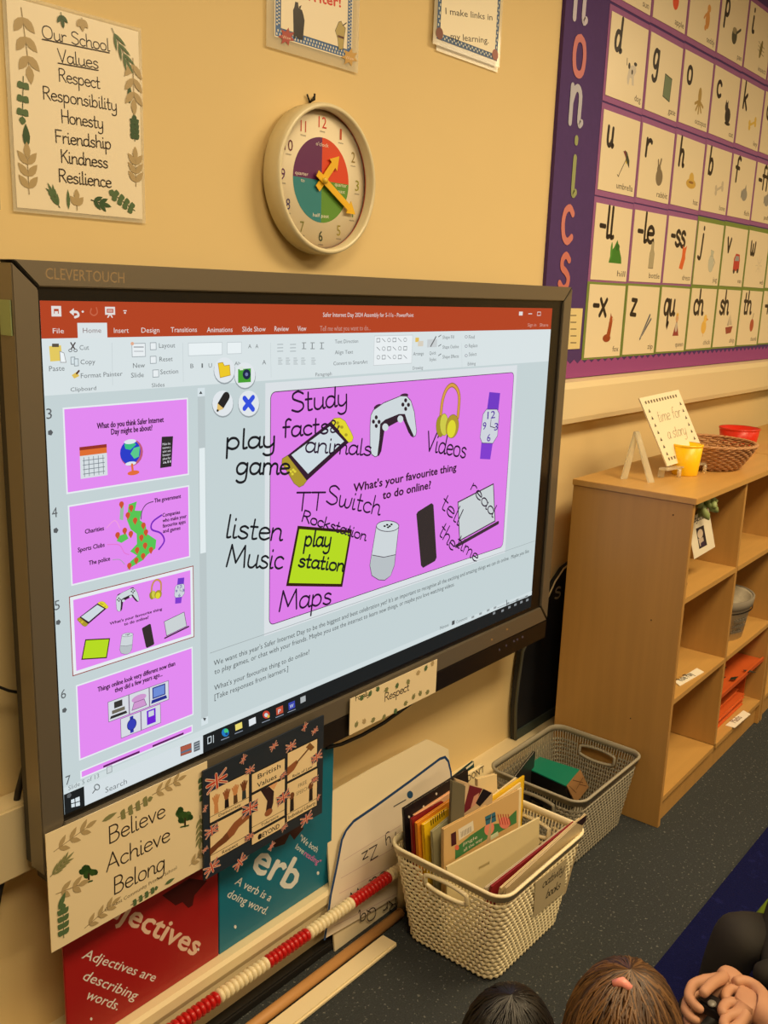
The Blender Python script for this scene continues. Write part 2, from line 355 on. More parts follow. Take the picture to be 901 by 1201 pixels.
cp = fr('control_panel', [(X0 + .01, Z0), (X1 - .004, Z0), (X1 - .003, bz0 - .001), (X0 + .006, bz0 - .001)], mat((20, 16, 14), .35), .04)
box('rear_housing', (X0 + .004, YF + .041, Z0 + .02), (X1 - .004, 1.285, Z1 - .01), DARK, tv, bevel=.004)
box('wall_bracket', (1.2, 1.286, .8), (1.75, 1.349, 1.2), DARK, tv)
box('stuck_label', (X0 - .002, 1.228, 1.372), (X0 - .0005, 1.256, 1.42), mat((150, 170, 120), .5), tv, bevel=0)
q = MB(); q.box((iX0, YF + .006, iZ0), (iX1, YF + .018, iZ1), BLACK)
scr = q.build('screen', tv, True)
scr['label'] = 'lit screen panel in a black glass border'
YS = YF + .0059
K = Canvas((0, YS, 0), (1, 0, 0), (0, 0, 1), emit=1.0); K.flat = True
def sv(x, y): return K.px((x, y))
K.T = K.uv
U0, V1 = sv(46.5, 352.5); U1 = sv(648, 361.5)[0]; V0 = sv(79, 954)[1]
PANE = (196, 210, 212); WHT = (214, 226, 230); TXT = (92, 98, 100)
K.rect((U0, V1), (U1, V0), PANE)
K.base = 6e-5; K.flush('lit_area', scr)
K.T = K.px
vr = sv(48.9, 397.2)[1]; vrb = sv(56.6, 464)[1]
K.T = K.uv
K.rect((U0, V1), (U1, vr), (178, 66, 34))
K.rect((U0, vr), (U1, vrb), (216, 226, 228))
K.T = K.px
K.rect((90.6, 378.7), (126, 396.5), (218, 226, 228))
WT = (226, 220, 216)
for t, a, b, c in (('File', (62, 391), (75, 391), WT), ('Home', (97.3, 390.5), (118.8, 390.5), (140, 120, 120)), ('Insert', (133.7, 390.5), (151, 390.5), WT), ('Design', (165.9, 390.2), (187, 390.2), WT),
                   ('Transitions', (200.3, 389.7), (231, 389.7), WT), ('Animations', (242.7, 389.7), (272.8, 389.5), WT), ('Slide Show', (284.2, 389), (311.6, 388.8), WT), ('Review', (322, 388.5), (338.7, 388.5), WT),
                   ('View', (349, 388.2), (359.2, 388.2), WT), ('Tell me what you want to do...', (375.3, 388.2), (434.6, 388), (200, 150, 135))):
    K.text(t, a, b, 6.3, c)
K.text('Safer Internet Day 2024 Assembly for 5-11s - PowerPoint', (378.8, 371.6), (485, 372), 5.4, WT)
K.text('Sign in', (619, 383), (629, 383), 4, (210, 160, 145)); K.text('Share', (633, 383), (643, 383), 4, (210, 160, 145))
K.rect((609, 365.5), (613, 370), WT); K.line([(620, 368), (624, 368)], .002, WT); K.rect((630.5, 366), (634, 370), (178, 66, 34), WT, .0015)
K.rect((61.5, 360.5), (70.5, 369.5), (178, 66, 34), WT, .004); K.rect((64, 365), (68, 369), WT)
K.line([(83, 366), (90, 366), (92, 370), (88, 372)], .0035, WT, True); K.poly([(81.5, 366), (86.5, 361.5), (86.5, 370.5)], WT); K.ell((97, 365.5), 1.4, 1.2, WT)
K.line([(107, 362), (106, 367), (110, 370), (114, 367), (113, 361)], .002, (196, 100, 70), True)
K.rect((124, 361), (134, 368), (178, 66, 34), WT, .003); K.line([(129, 368), (126.5, 372)], .002, WT); K.line([(129, 368), (131.5, 372)], .002, WT); K.rect((126, 363), (132, 366), (214, 160, 150)); K.line([(145, 364.5), (148, 364.5)], .0016, WT); K.ell((146.5, 367), 1.2, 1, WT)
K.base = 1.2e-4; K.flush('title_bar', scr); K.base = 6e-5
# ribbon
K.poly([(57.5, 406), (71.5, 405), (73, 423), (59, 424)], (226, 200, 96)); K.poly([(61, 403), (69, 403), (69, 407), (61, 407)], (88, 80, 66)); K.poly([(70, 412), (75, 414), (77.5, 425), (71, 425)], (238, 244, 246), (150, 150, 150))
K.line([(83, 402), (88, 410)], .002, (70, 60, 60)); K.line([(88, 402), (83, 410)], .002, (70, 60, 60)); K.ell((82.5, 411), 2, 1.5, (214, 226, 230), out=(90, 90, 90)); K.ell((88.5, 411), 2, 1.5, (214, 226, 230), out=(90, 90, 90))
K.rect((83, 419), (88, 427), WHT, (130, 140, 145)); K.rect((87, 421), (92, 429), WHT, (130, 140, 145))
K.poly([(84, 440), (90, 436), (93, 441), (87, 444)], (222, 190, 90)); K.line([(90, 438), (92.5, 435)], .003, (90, 60, 50))
for t, a, b, h in (('Paste', (57.6, 435.5), (75.8, 435.3), 6.5), ('Cut', (93.3, 410.5), (104.4, 410), 6), ('Copy', (94.4, 427.4), (111.7, 427), 6), ('Format Painter', (94.8, 443.5), (143.7, 441.5), 6), ('Clipboard', (82.8, 459.3), (112.8, 458.2), 5),
                   ('New', (156, 431.6), (169.9, 431), 6), ('Slide', (153.7, 443), (168.7, 442.3), 6), ('Layout', (186.5, 408), (205.4, 407.5), 5.8), ('Reset', (187, 424), (202.5, 423.3), 5.8), ('Section', (188, 439), (209, 438), 5.8), ('Slides', (178, 454.3), (193, 453.6), 5),
                   ('B', (223.3, 431.8), (227, 431.7), 5.5), ('I', (236.3, 431.4), (238, 431.4), 5.5), ('U', (244.6, 431.2), (248.5, 431.1), 5.5), ('A', (291, 408.5), (294.8, 408.5), 5), ('A', (299.5, 408.5), (303, 408.5), 5), ('Ab', (275, 428.5), (282, 428.5), 4.5), ('A', (307.5, 427.5), (312, 427.4), 5.5),
                   ('Text Direction', (392.7, 402.8), (420, 402.4), 4.6), ('Align Text', (392.7, 415.5), (414, 415), 4.6), ('Convert to SmartArt', (391, 428.5), (431, 426), 4.6), ('Paragraph', (370, 441.4), (389, 440), 4.4),
                   ('Arrange', (484.6, 417), (497, 416.2), 4.4), ('Quick', (503.5, 416), (511.5, 415.5), 4), ('Styles', (503.5, 423.5), (511.5, 423), 4), ('Shape Fill', (519, 397.5), (532.5, 397), 4.2), ('Shape Outline', (519, 409), (538, 408), 4.2), ('Shape Effects', (519, 420.5), (538, 419), 4.2),
                   ('Find', (549.7, 397.4), (556.5, 397.2), 4.4), ('Replace', (549.7, 407.5), (560, 407), 4.4), ('Select', (549.7, 417.6), (559, 417), 4.4), ('Drawing', (484, 433.6), (496, 432.8), 4), ('Editing', (548.5, 428.6), (557.7, 428), 4)):
    K.text(t, a, b, h, (110, 116, 118))
K.text('28', (270, 412), (274.5, 411.8), 5, (175, 185, 188))
K.rect((220.8, 402.4), (260.5, 415.8), (232, 240, 242), (190, 200, 203)); K.rect((266.4, 401.6), (283, 414.5), (232, 240, 242), (190, 200, 203)); K.rect((154.5, 403), (170.5, 418), (232, 238, 240), (150, 160, 165)); K.line([(157, 407), (168, 407)], .0016, (150, 155, 160)); K.line([(157, 412), (168, 412)], .0012, (170, 175, 180)); K.ell((155, 403), 2, 2, (226, 170, 140))
for x, y in ((176, 402), (176, 418), (179, 434)): K.rect((x, y), (x + 7, y + 8), (232, 238, 240), (140, 150, 155))
for x in (325, 340): 
    for k in range(3): K.line([(x, 404 + 4 * k), (x + 7, 403.8 + 4 * k)], .0014, (165, 175, 178))
for x in (354, 364, 375): K.line([(x, 402), (x + 5, 402)], .0012, (110, 116, 118)); K.line([(x, 409), (x + 5, 409)], .0012, (110, 116, 118)); K.line([(x + 2, 403), (x + 2, 408)], .002, (100, 105, 108))
for x in (326, 335, 344, 353, 365):
    for k in range(4): K.line([(x, 420 + 2.3 * k), (x + (5 if k % 2 else 4), 420 + 2.3 * k)], .001, (150, 158, 160))
for x in (131, 214, 317, 541): K.line([(x, 402), (x + .8, 452 - (x - 131) * .05)], .0008, (196, 206, 208))
K.rect((439, 394), (482.5, 426), (232, 238, 240), (190, 196, 198))
for r in range(3):
    for c in range(6):
        x, y = 443.5 + c * 6.3, 399 + r * 10 - c * .1
        if (r + c) % 3 == 0: K.rect((x - 1.8, y - 2), (x + 1.8, y + 2), (232, 238, 240), (110, 116, 120), .0012)
        elif (r + c) % 3 == 1: K.line([(x - 2, y - 2), (x + 2, y + 2)], .0012, (110, 116, 120))
        else: K.ell((x, y), 1.9, 2.2, (232, 238, 240), out=(110, 116, 120), n=8)
K.rect((487, 396), (491, 401), (226, 190, 90)); K.rect((490, 400), (496, 406), (214, 206, 190)); K.rect((501, 398), (512, 407), (200, 206, 208)); K.line([(511, 395), (505, 406)], .003, (90, 90, 92))
for y in (395, 406, 417): K.line([(514, y), (517, y - 2)], .0018, (100, 104, 108)); K.ell((546.5, y), 1.6, 1.4, (225, 230, 232), out=(80, 90, 110), n=8)
K.flush('ribbon_toolbar', scr)
# scrollbar between panes
ul, ur = sv(232, 480)[0], sv(240.5, 480)[0]; vt, vb = sv(235, 455)[1], sv(240, 850)[1]; T_ = K.T; K.T = K.uv
K.rect((ul, vt), (ur, vb), (186, 198, 200)); va, vc = sv(233, 526)[1], sv(241, 648)[1]; K.rect((ul + .002, va), (ur - .001, vc), (226, 236, 238)); K.rect((ul, vt), (ur, vt - .014), WHT); K.rect((ul, vb + .014), (ur, vb), WHT)
K.T = K.px; K.poly([(233.5, 462), (237.5, 462), (235.5, 458.5)], (70, 74, 76)); K.poly([(238, 842), (242, 842), (240, 846)], (70, 74, 76)); K.flush('scroll_bar', scr)

PINK = (222, 126, 232); PK2 = (214, 118, 224); INK = (58, 22, 52)
def slide_art(K):
    K.poly([(337.4, 534), (331, 538), (330.5, 543), (345, 567), (351, 571.5), (356, 569), (360, 563.6)], (172, 150, 46), (110, 90, 30))
    K.poly([(387.4, 494.7), (392, 490.5), (399, 490), (405, 494), (412, 507), (414.5, 513), (413, 518), (409, 519)], (226, 214, 50), (130, 120, 30))
    K.poly([(337.4, 534), (387.4, 494.7), (409, 519), (360, 563.6)], (52, 26, 46))
    K.poly([(341.3, 533.6), (387, 499.6), (404, 517.5), (361.3, 556)], (206, 218, 224), (20, 20, 24))
    for x, y in ((396, 496), (401, 501), (406, 510), (397.5, 500)): K.ell((x, y), 1.9, 1.9, (170, 156, 40), n=8)
    for x, y in ((337, 546), (344, 551), (341, 553), (343, 556), (346, 553)): K.ell((x, y), 1.6, 1.6, (224, 210, 60), n=8)
    K.ell((443, 477), 5, 2.5, (66, 34, 60), rot=-.5); K.ell((474, 464), 5, 2.5, (66, 34, 60), rot=-.2)
    K.poly([(438, 481), (450, 472.5), (470, 464.3), (477, 464.5), (482, 470), (486, 483), (488.6, 506), (487.5, 511), (484.6, 512.6), (481.5, 510.5), (472.6, 491), (451, 502.5), (447, 529), (444.5, 534), (440, 535.8), (436, 533), (434, 525), (434, 500), (435, 487)], (206, 216, 220), (66, 40, 60), .0016)
    K.poly([(446, 497), (452, 492), (468, 485.5), (475, 485.5), (478, 495), (485.5, 511.5), (483, 512.5), (479, 507), (472.6, 491), (451, 502.5), (447, 529), (444.5, 534), (442.5, 534.5), (445, 515)], (50, 30, 46))
    K.ell((452, 501), 3.6, 4.4, (206, 216, 220)); K.ell((469.6, 491.5), 3.4, 4.2, (206, 216, 220))
    for cx, cy in ((441.3, 494.5), (475.8, 474.5)):
        for dx, dy in ((0, -5), (3.3, .3), (0, 5), (-3.3, 0)): K.ell((cx + dx, cy + dy), 1.8, 2.5, (48, 34, 44), n=10)
    K.line([(517, 487), (519, 470), (523.5, 457), (530, 451.5), (536, 456), (538.7, 467), (537, 489)], .0105, (150, 104, 40), True)
    K.line([(517, 487), (519, 470), (523.5, 457), (530, 451.5), (536, 456), (538.7, 467), (537, 489)], .0065, (216, 160, 70), True)
    K.ell((516.5, 500), 5, 12.5, (160, 146, 40), out=(110, 95, 30)); K.ell((521, 498), 5, 13, (206, 202, 74), out=(120, 110, 40)); K.ell((530.5, 500), 7.5, 14, (176, 150, 50), rot=.12, out=(110, 95, 30)); K.ell((529.5, 503), 5, 10.5, (222, 216, 50), rot=.12)
    K.poly([(574, 459.8), (586.7, 461), (584.5, 481), (571.3, 480)], (112, 56, 196)); K.poly([(564.7, 518.5), (578, 519), (575, 538.8), (563, 538.2)], (128, 60, 206))
    K.poly([(570.5, 480), (583, 480), (585.5, 485), (583.5, 511), (578, 520), (565.5, 519.5), (563, 513), (566.5, 486)], (206, 212, 220), (90, 66, 110), .0016)
    for t, a, b in (('12', (571.5, 491.5), (580.5, 491.5)), ('9', (566, 504), (570, 504)), ('3', (579.5, 505), (583.8, 505)), ('6', (571, 518), (575, 518))): K.text(t, a, b, 9, (84, 44, 160), .02)
    K.line([(576, 492), (575, 500), (581, 502)], .002, (60, 40, 80))
    K.text("What's your favourite thing", (414.5, 577), (535, 552.5), 10, INK, .06); K.text('to do online?', (448.7, 585.5), (505, 573.5), 10, INK, .06)
    K.poly([(350, 618.5), (411.3, 623.5), (400.5, 686.5), (337, 685.5)], (182, 218, 34), (50, 30, 16), .006)
    K.poly([(441.3, 617), (467.8, 616), (462.5, 663), (458, 675), (451, 680.5), (444, 680), (436, 675), (433.6, 663)], (206, 214, 218), (70, 60, 74), .0016)
    K.poly([(436.5, 651), (450, 653.5), (463.7, 650.5), (462, 663), (458, 675), (451, 680), (444, 679.5), (436.5, 675), (434, 663)], (184, 192, 196)); K.line([(436.5, 651), (450, 653.5), (463.7, 650.5)], .0016, (70, 60, 74))
    K.ell((454.5, 617), 13.2, 6.3, (208, 218, 222), out=(70, 60, 74), w=.0016)
    for x, y in ((451, 617), (454, 615.5), (457, 617), (455, 618.5), (459, 615)): K.ell((x, y), 1.5, 1.1, (20, 20, 24), n=8)
    K.poly([(490, 600), (506, 590), (508.3, 592), (512, 654), (510, 658), (496, 666), (493.6, 663), (488.2, 603)], (52, 44, 44))
    K.poly([(537, 589), (578.6, 567.5), (580.5, 611), (539, 634)], (202, 210, 212), (60, 40, 56), .003); K.line([(535, 640.5), (584, 613)], .009, (64, 44, 58))
# main slide
u0, v1 = sv(317.5, 460); u1, v0 = sv(603, 437)[0], sv(590, 641)[1]
K.T = K.uv; K.rect((u0 - .013, v1 + .017), (u1 + .013, v0 - .018), (218, 224, 228)); K.rrect((u0, v1), (u1, v0), .012, PINK, (60, 40, 60), .0015); K.T = K.px
slide_art(K); K.base = K.lift + 2e-5; K.flush('presented_slide', scr)
mainbox = (u0, v1, u1, v0)
# notes
for t, a, b in (("We want this year's Safer Internet Day to be the biggest and best celebration yet! It's an important to recognise all the exciting and amazing things we can do online.  Maybe you like", (250.5, 781), (619.5, 657)),
                ('to play games, or chat with your friends. Maybe you use the internet to learn new things, or maybe you love watching videos.', (251.4, 791), (533, 685)),
                ("What's your favourite thing to do online?", (251, 810), (362.7, 767)), ('[Take responses from learners.]', (251.4, 820.5), (337.7, 787))):
    K.text(t, a, b, 6.5, (74, 80, 82))
va_ = sv(246, 766); K.T = K.uv; K.line([va_, (U1 - .004, va_[1])], .0012, (160, 170, 172)); K.T = K.px; K.flush('speaker_notes', scr)
# thumbnails
def thumb(TL, TR, BR, n, ntxt, draw, sel=False, star=True):
    a = sv(*TL); b = (sv(*TR)[0], sv(*BR)[1]); K.T = K.uv
    if sel: K.rect((a[0] - .004, a[1] + .004), (b[0] + .004, b[1] - .004), (150, 60, 56))
    K.rect((a[0] - .0025, a[1] + .0025), (b[0] + .0025, b[1] - .0025), (230, 236, 240)); e = .003 if sel else 0
    K.rect((a[0] + e, a[1] - e), (b[0] - e, b[1] + e), (226, 138, 240))
    W, H = b[0] - a[0], b[1] - a[1]
    K.T = K.uv
    if n:
        K.text(n, (a[0] - .029, a[1] - .012), (a[0] - .020, a[1] - .012), .016, (96, 100, 102)); K.ell((a[0] - .024, a[1] - .032), .0045, .0045, (90, 94, 96), n=5)
    K.T = lambda p: (a[0] + p[0] * W, a[1] + p[1] * H)
    if draw: draw(K, (a, b))
    K.T = K.uv; o = K.flush('slide_thumbnail', scr, 'small pink slide preview ' + ntxt); K.T = K.px
def tl(K, t, x0, x1, y, h=.075, c=(60, 20, 60)): K.text(t, (x0, y), (x1, y), h, c, .05)
def d3(K, ab):
    tl(K, 'What do you think Safer Internet', .24, .79, .27); tl(K, 'Day might be about?', .35, .69, .36)
    K.rect((.10, .50), (.31, .86), (214, 222, 226)); K.rect((.10, .5), (.31, .58), (222, 110, 50)); K.rect((.10, .47), (.31, .51), (150, 50, 40))
    for k in range(4): K.line([(.12, .64 + k * .055), (.29, .64 + k * .055)], .001, (110, 120, 130))
    for k in range(5): K.line([(.13 + k * .037, .6), (.13 + k * .037, .84)], .001, (110, 120, 130))
    K.ell((.51, .62), .095, .17, (190, 90, 120)); K.ell((.5, .61), .085, .155, (40, 60, 200)); K.poly([(.45, .5), (.52, .48), (.55, .52), (.5, .58), (.46, .56)], (60, 190, 130)); K.poly([(.53, .56), (.58, .55), (.57, .68), (.53, .7), (.5, .63)], (90, 200, 140)); K.ell((.5, .475), .05, .03, (220, 230, 236)); K.ell((.5, .755), .045, .025, (220, 230, 236))
    K.line([(.51, .77), (.515, .86)], .004, (226, 110, 60)); K.ell((.52, .88), .05, .03, (226, 110, 60)); K.poly([(.77, .46), (.87, .47), (.85, .87), (.75, .87)], (44, 40, 42))
    for k, t in enumerate(('Make the', 'internet a', 'safer and', 'better', 'place for', 'all')): K.text(t, (.775, .575 + k * .048), (.845, .575 + k * .048), .033, (230, 230, 235))
def d4(K, ab):
    K.poly([(.47, .1), (.54, .08), (.52, .2), (.58, .22), (.56, .34), (.61, .42), (.62, .55), (.7, .66), (.69, .78), (.62, .84), (.58, .9), (.44, .98), (.47, .88), (.53, .82), (.47, .74), (.53, .66), (.53, .52), (.48, .44), (.45, .3)], (88, 196, 84)); K.poly([(.38, .5), (.44, .48), (.46, .56), (.4, .6), (.36, .56)], (88, 196, 84)); K.poly([(.4, .12), (.43, .1), (.42, .3), (.39, .28)], (150, 190, 160))
    for x, y in ((.41, .08), (.49, .15), (.46, .24), (.52, .33), (.59, .42), (.61, .52), (.57, .58), (.37, .48), (.43, .44), (.48, .5), (.53, .74), (.6, .7), (.65, .78), (.58, .84), (.52, .88), (.46, .93)):
        K.ell((x, y), .02, .038, (204, 84, 48), n=10); K.poly([(x - .016, y + .02), (x + .016, y + .02), (x, y + .065)], (204, 84, 48))
    tl(K, 'The government', .69, .93, .14, .06); 
    for k, t in enumerate(('Companies', 'who make your', 'favourite apps', 'and games')): tl(K, t, .76, .76 + (.16, .22, .21, .16)[k], .36 + k * .075, .055)
    tl(K, 'Charities', .11, .26, .38, .06); tl(K, 'Sports Clubs', .05, .26, .6, .06); tl(K, 'The police', .13, .3, .8, .06)
    K.line([(.68, .12), (.62, .14), (.58, .22), (.57, .33)], .0016, (90, 60, 100), True); K.line([(.75, .33), (.67, .4), (.66, .5), (.74, .58), (.77, .7), (.72, .8)], .003, (120, 40, 190), True); K.line([(.28, .36), (.35, .28), (.39, .4)], .0014, (240, 160, 220), True); K.line([(.28, .58), (.38, .62), (.42, .74), (.46, .78)], .0014, (226, 120, 210), True); K.line([(.32, .8), (.38, .82), (.42, .9)], .0014, (170, 160, 180), True)
def d5(K, ab):
    (a, b) = ab; m = mainbox
    def T(p):
        u, v = K.px(p); return (a[0] + (u - m[0]) / (m[2] - m[0]) * (b[0] - a[0]), a[1] + (v - m[1]) / (m[3] - m[1]) * (b[1] - a[1]))
    K.T = T; K.ws = .3; slide_art(K); K.ws = 1
def d6(K, ab):
    tl(K, 'Things online look very different now than', .16, .84, .17, .07); tl(K, 'they did a few years ago...', .3, .72, .26, .07)
    for k in range(3): K.rect((.24 + k * .18, .36), (.415 + k * .18, .64), (214, 218, 226), (120, 110, 130))
    for k in range(2): K.rect((.34 + k * .18, .66), (.515 + k * .18, .94), (214, 218, 226), (120, 110, 130))
    K.rect((.29, .39), (.36, .48), (54, 52, 50)); K.rect((.27, .5), (.38, .55), (110, 104, 90)); K.poly([(.26, .57), (.39, .57), (.4, .61), (.25, .61)], (46, 44, 44))
    K.ell((.505, .46), .065, .05, (206, 150, 206)); K.poly([(.46, .5), (.55, .5), (.57, .6), (.44, .6)], (206, 150, 206), (120, 80, 130)); K.rect((.63, .39), (.74, .54), (110, 140, 214), (30, 40, 130), .002); K.poly([(.62, .56), (.75, .56), (.76, .61), (.61, .61)], (36, 44, 140))
    K.rect((.42, .68), (.45, .92), (40, 46, 160)); K.ell((.435, .8), .04, .08, (52, 60, 180), out=(30, 30, 100)); K.rect((.57, .69), (.65, .9), (110, 30, 210)); K.rect((.585, .71), (.635, .79), (204, 210, 220))
thumb((75, 480), (218.8, 470), (220.4, 555.3), '3', 'with a calendar, a globe and a phone', d3)
thumb((81, 594.5), (220.4, 571), (222.8, 651.8), '4', 'with a green map full of orange pins', d4)
thumb((83.5, 702), (224.5, 667), (226, 745), '5', 'outlined in red, showing eight gadgets', d5, True)
thumb((90.4, 805), (224.4, 761), (225, 837.3), '6', 'with five old gadgets in white squares', d6)
def d7(K, ab): K.rect((.18, .55), (.5, .95), (90, 30, 90)); K.rect((.62, .55), (.92, .95), (90, 30, 90))
thumb((95.5, 905), (224.4, 850.8), (224.6, 857.5), '7', 'cut off by the status bar', d7)
# status bar + taskbar
K.T = K.uv; vs1 = sv(224.5, 861)[1]; vt1 = sv(77.2, 931)[1]
K.rect((U0, vs1), (U1, vt1), (208, 220, 222)); K.T = K.px
K.text('Slide 5 of 13', (80, 927), (116, 911.5), 5.5, (130, 140, 142)); K.rect((125, 900), (131, 905), (205, 214, 216), (130, 140, 142)); K.text('Notes', (516, 738.5), (526, 734.8), 4, (110, 118, 120)); K.text('Comments', (535, 731.6), (548, 727), 4, (110, 118, 120)); K.rect((530, 728.5), (533, 732), (80, 84, 86))
for x, y in ((553, 723), (562, 719), (571, 715), (579, 712), (594, 707), (605, 703), (616, 699)): K.rect((x, y), (x + 3, y + 1.2), (150, 158, 160))
K.line([(583, 713), (618, 699)], .0012, (110, 116, 120)); K.line([(594, 704), (594.5, 710)], .003, (80, 86, 90)); K.flush('status_bar', scr)
K.T = K.uv; K.rect((U0, vt1), (U1, V0), (26, 30, 32)); ub = sv(99, 940)[0]; ub2 = sv(238, 880)[0]; K.rect((ub, vt1), (ub2, V0), (212, 222, 226)); K.T = K.px
K.poly([(83, 938), (87, 936.5), (87.3, 941), (83.3, 942)], WHT); K.poly([(88, 936), (93, 934), (93.4, 939), (88.4, 940.7)], WHT); K.poly([(83.3, 943), (87.3, 942), (87.5, 946), (83.6, 947)], WHT); K.poly([(88.4, 941.7), (93.4, 940), (93.6, 944.6), (88.6, 945.8)], WHT)
K.text('Search', (123.4, 930), (148.7, 919.5), 7, (120, 126, 130)); K.ell((113.5, 923), 3, 3.2, (212, 222, 226), out=(90, 96, 98), w=.0016); K.line([(111.5, 926), (108.5, 930)], .0018, (90, 96, 98))
K.poly([(211.5, 876), (224, 871.5), (224.3, 882), (211.8, 886.5)], (170, 90, 70), (120, 50, 40)); K.poly([(211.7, 882), (224.2, 877), (224.3, 879.5), (211.8, 884)], (90, 110, 130)); K.poly([(227, 871), (234, 868), (234.3, 879), (227.2, 882)], (96, 104, 110)); 
for k in range(3): K.line([(228, 873 + k * 3), (233.5, 870.5 + k * 3)], .0014, (180, 190, 196))
K.rect((243.5, 865), (247.5, 870.5), (26, 30, 32), WHT, .0015); K.line([(250, 862), (250.2, 871)], .0014, WHT)
K.ell((264, 859), 4.3, 4.8, (30, 120, 190)); K.ell((265, 857), 2.6, 2.6, (70, 196, 120)); K.ell((265.5, 860.5), 1.6, 1.6, (26, 60, 120)); K.poly([(275.5, 850), (283.5, 846.5), (284, 853.5), (276, 857)], (232, 214, 110)); K.poly([(291.5, 844), (299.5, 840.5), (300, 848), (292, 852)], (222, 228, 232)); K.ell((312, 838), 4.2, 4.6, (196, 66, 50)); K.ell((312, 838.5), 2.2, 2.4, (200, 210, 216)); K.ell((314.5, 840), 1.6, 1.8, (220, 180, 70))
K.poly([(323.5, 830.5), (331.5, 827), (332, 835.5), (324, 839)], (190, 80, 56)); K.text('P', (326, 837), (329, 836), 5, WHT); K.poly([(338, 824.5), (345.5, 821.5), (346, 829.5), (338.5, 833)], (54, 66, 170)); K.text('W', (339.5, 831), (344, 829.4), 4.5, WHT); K.poly([(352, 818), (358, 815.5), (358.3, 822), (352.3, 825)], (170, 176, 178))
for x, y in ((259, 868), (275, 860.5), (307, 847.5), (323, 841.5), (337, 835.5)): K.line([(x, y), (x + 9.5, y - 3.8)], .0014, (150, 160, 176))
for x, y in ((578, 719), (588, 716), (596, 712), (603, 709), (610, 706), (617, 703.5)): K.rect((x, y - .6), (x + 2.6, y + .8), (140, 146, 150))
K.T = K.px; K.flush('taskbar', scr)
# floating round buttons
for (x, y), lab in (((263, 434), 'round white button with a yellow folder'), ((287, 440), 'round white button with a green camera'), ((261, 473), 'round white button with a black pencil'), ((291.5, 473), 'round white button with a blue cross')):
    K.ell((x, y + 1.2), 12.7, 15.6, (150, 160, 164)); K.ell((x, y), 12.2, 15, (224, 230, 234))
    if 'folder' in lab: K.poly([(x - 7.5, y - 8), (x - 2, y - 9), (x, y - 5), (x + 6, y - 6), (x + 7, y + 6), (x - 5, y + 9)], (236, 200, 40), (170, 130, 20))
    if 'camera' in lab: K.poly([(x - 8, y - 7), (x + 7, y - 8), (x + 7, y + 8), (x - 8, y + 9)], (70, 160, 50)); K.ell((x + 2, y - 1), 4.6, 6, (24, 36, 70)); K.ell((x + 2, y - 1), 1.8, 2.2, (110, 120, 170)); K.rect((x - 6, y - 10), (x - 2, y - 6), (220, 230, 220))
    if 'pencil' in lab: K.line([(x + 4, y - 8), (x - 2, y + 2)], .016, (36, 34, 36)); K.poly([(x - 6, y), (x + 1, y + 6), (x - 7, y + 10)], (226, 190, 110)); K.ell((x - 6, y + 8.5), 1.3, 1.5, (30, 30, 30))
    if 'cross' in lab: K.line([(x - 5, y - 6), (x + 5, y + 7)], .009, (50, 80, 220)); K.line([(x + 5, y - 7), (x - 5, y + 6)], .009, (50, 80, 220))
    K.flush('round_button', scr, lab)
# handwriting
PEN = (40, 18, 48); PEN2 = (24, 26, 32)
for t, a, b, h, c, wd in (('play', (264, 527), (322, 524), 23, PEN2, .0055), ('game', (276, 556), (338, 556), 23, PEN2, .0055), ('listen', (263, 630), (329, 634), 26, PEN2, .005), ('Music', (264, 664), (330, 667), 26, PEN2, .005), ('Maps', (326, 717), (387, 708), 24, PEN, .005),
                         ('Study', (341, 484), (407, 475), 24, PEN, .005), ('facts', (331, 513), (384, 508), 21, PEN, .005), ('&', (386, 508), (397, 506), 16, PEN, .004), ('animals', (357, 530), (434, 534), 20, PEN, .0045), ('Videos', (498, 528), (545, 537), 22, PEN, .005), ('TT', (345, 599), (378, 598), 21, PEN, .0045), ('Switch', (381, 590), (444, 604), 22, PEN, .0045), ('Rockstation', (353, 611), (428, 634), 13, PEN, .004),
                         ('play', (356, 640), (387, 641), 19, PEN2, .0055), ('station', (349, 664), (402, 670), 16, PEN2, .0055), ('read', (551, 573), (577, 606), 15, PEN, .004), ('tell', (516, 594), (537, 616), 19, PEN, .0042), ('the', (514, 626), (530, 646), 18, PEN, .0042), ('time', (534, 640), (558, 659), 15, PEN, .004)):
    K.hw(t, a, b, h, wd * .84, c); K.flush('handwritten_word', scr)
# frame prints
KF = Canvas((0, YF, 0), (1, 0, 0), (0, 0, 1))
KF.text('CLEVERTOUCH', (53.5, 327), (146, 332), 14, (150, 128, 96)); KF.flush('maker_lettering', tv)
for x, y in ((586, 762), (594, 757), (603, 752), (607, 750), (613, 747)): KF.ell((x, y), 1.2, 1.5, (74, 70, 92), n=8)
for x, y in ((577, 750), (595, 738)): KF.ell((x, y), 1.2, 1.4, (150, 120, 80), n=8)
KF.flush('control_icon', cp)

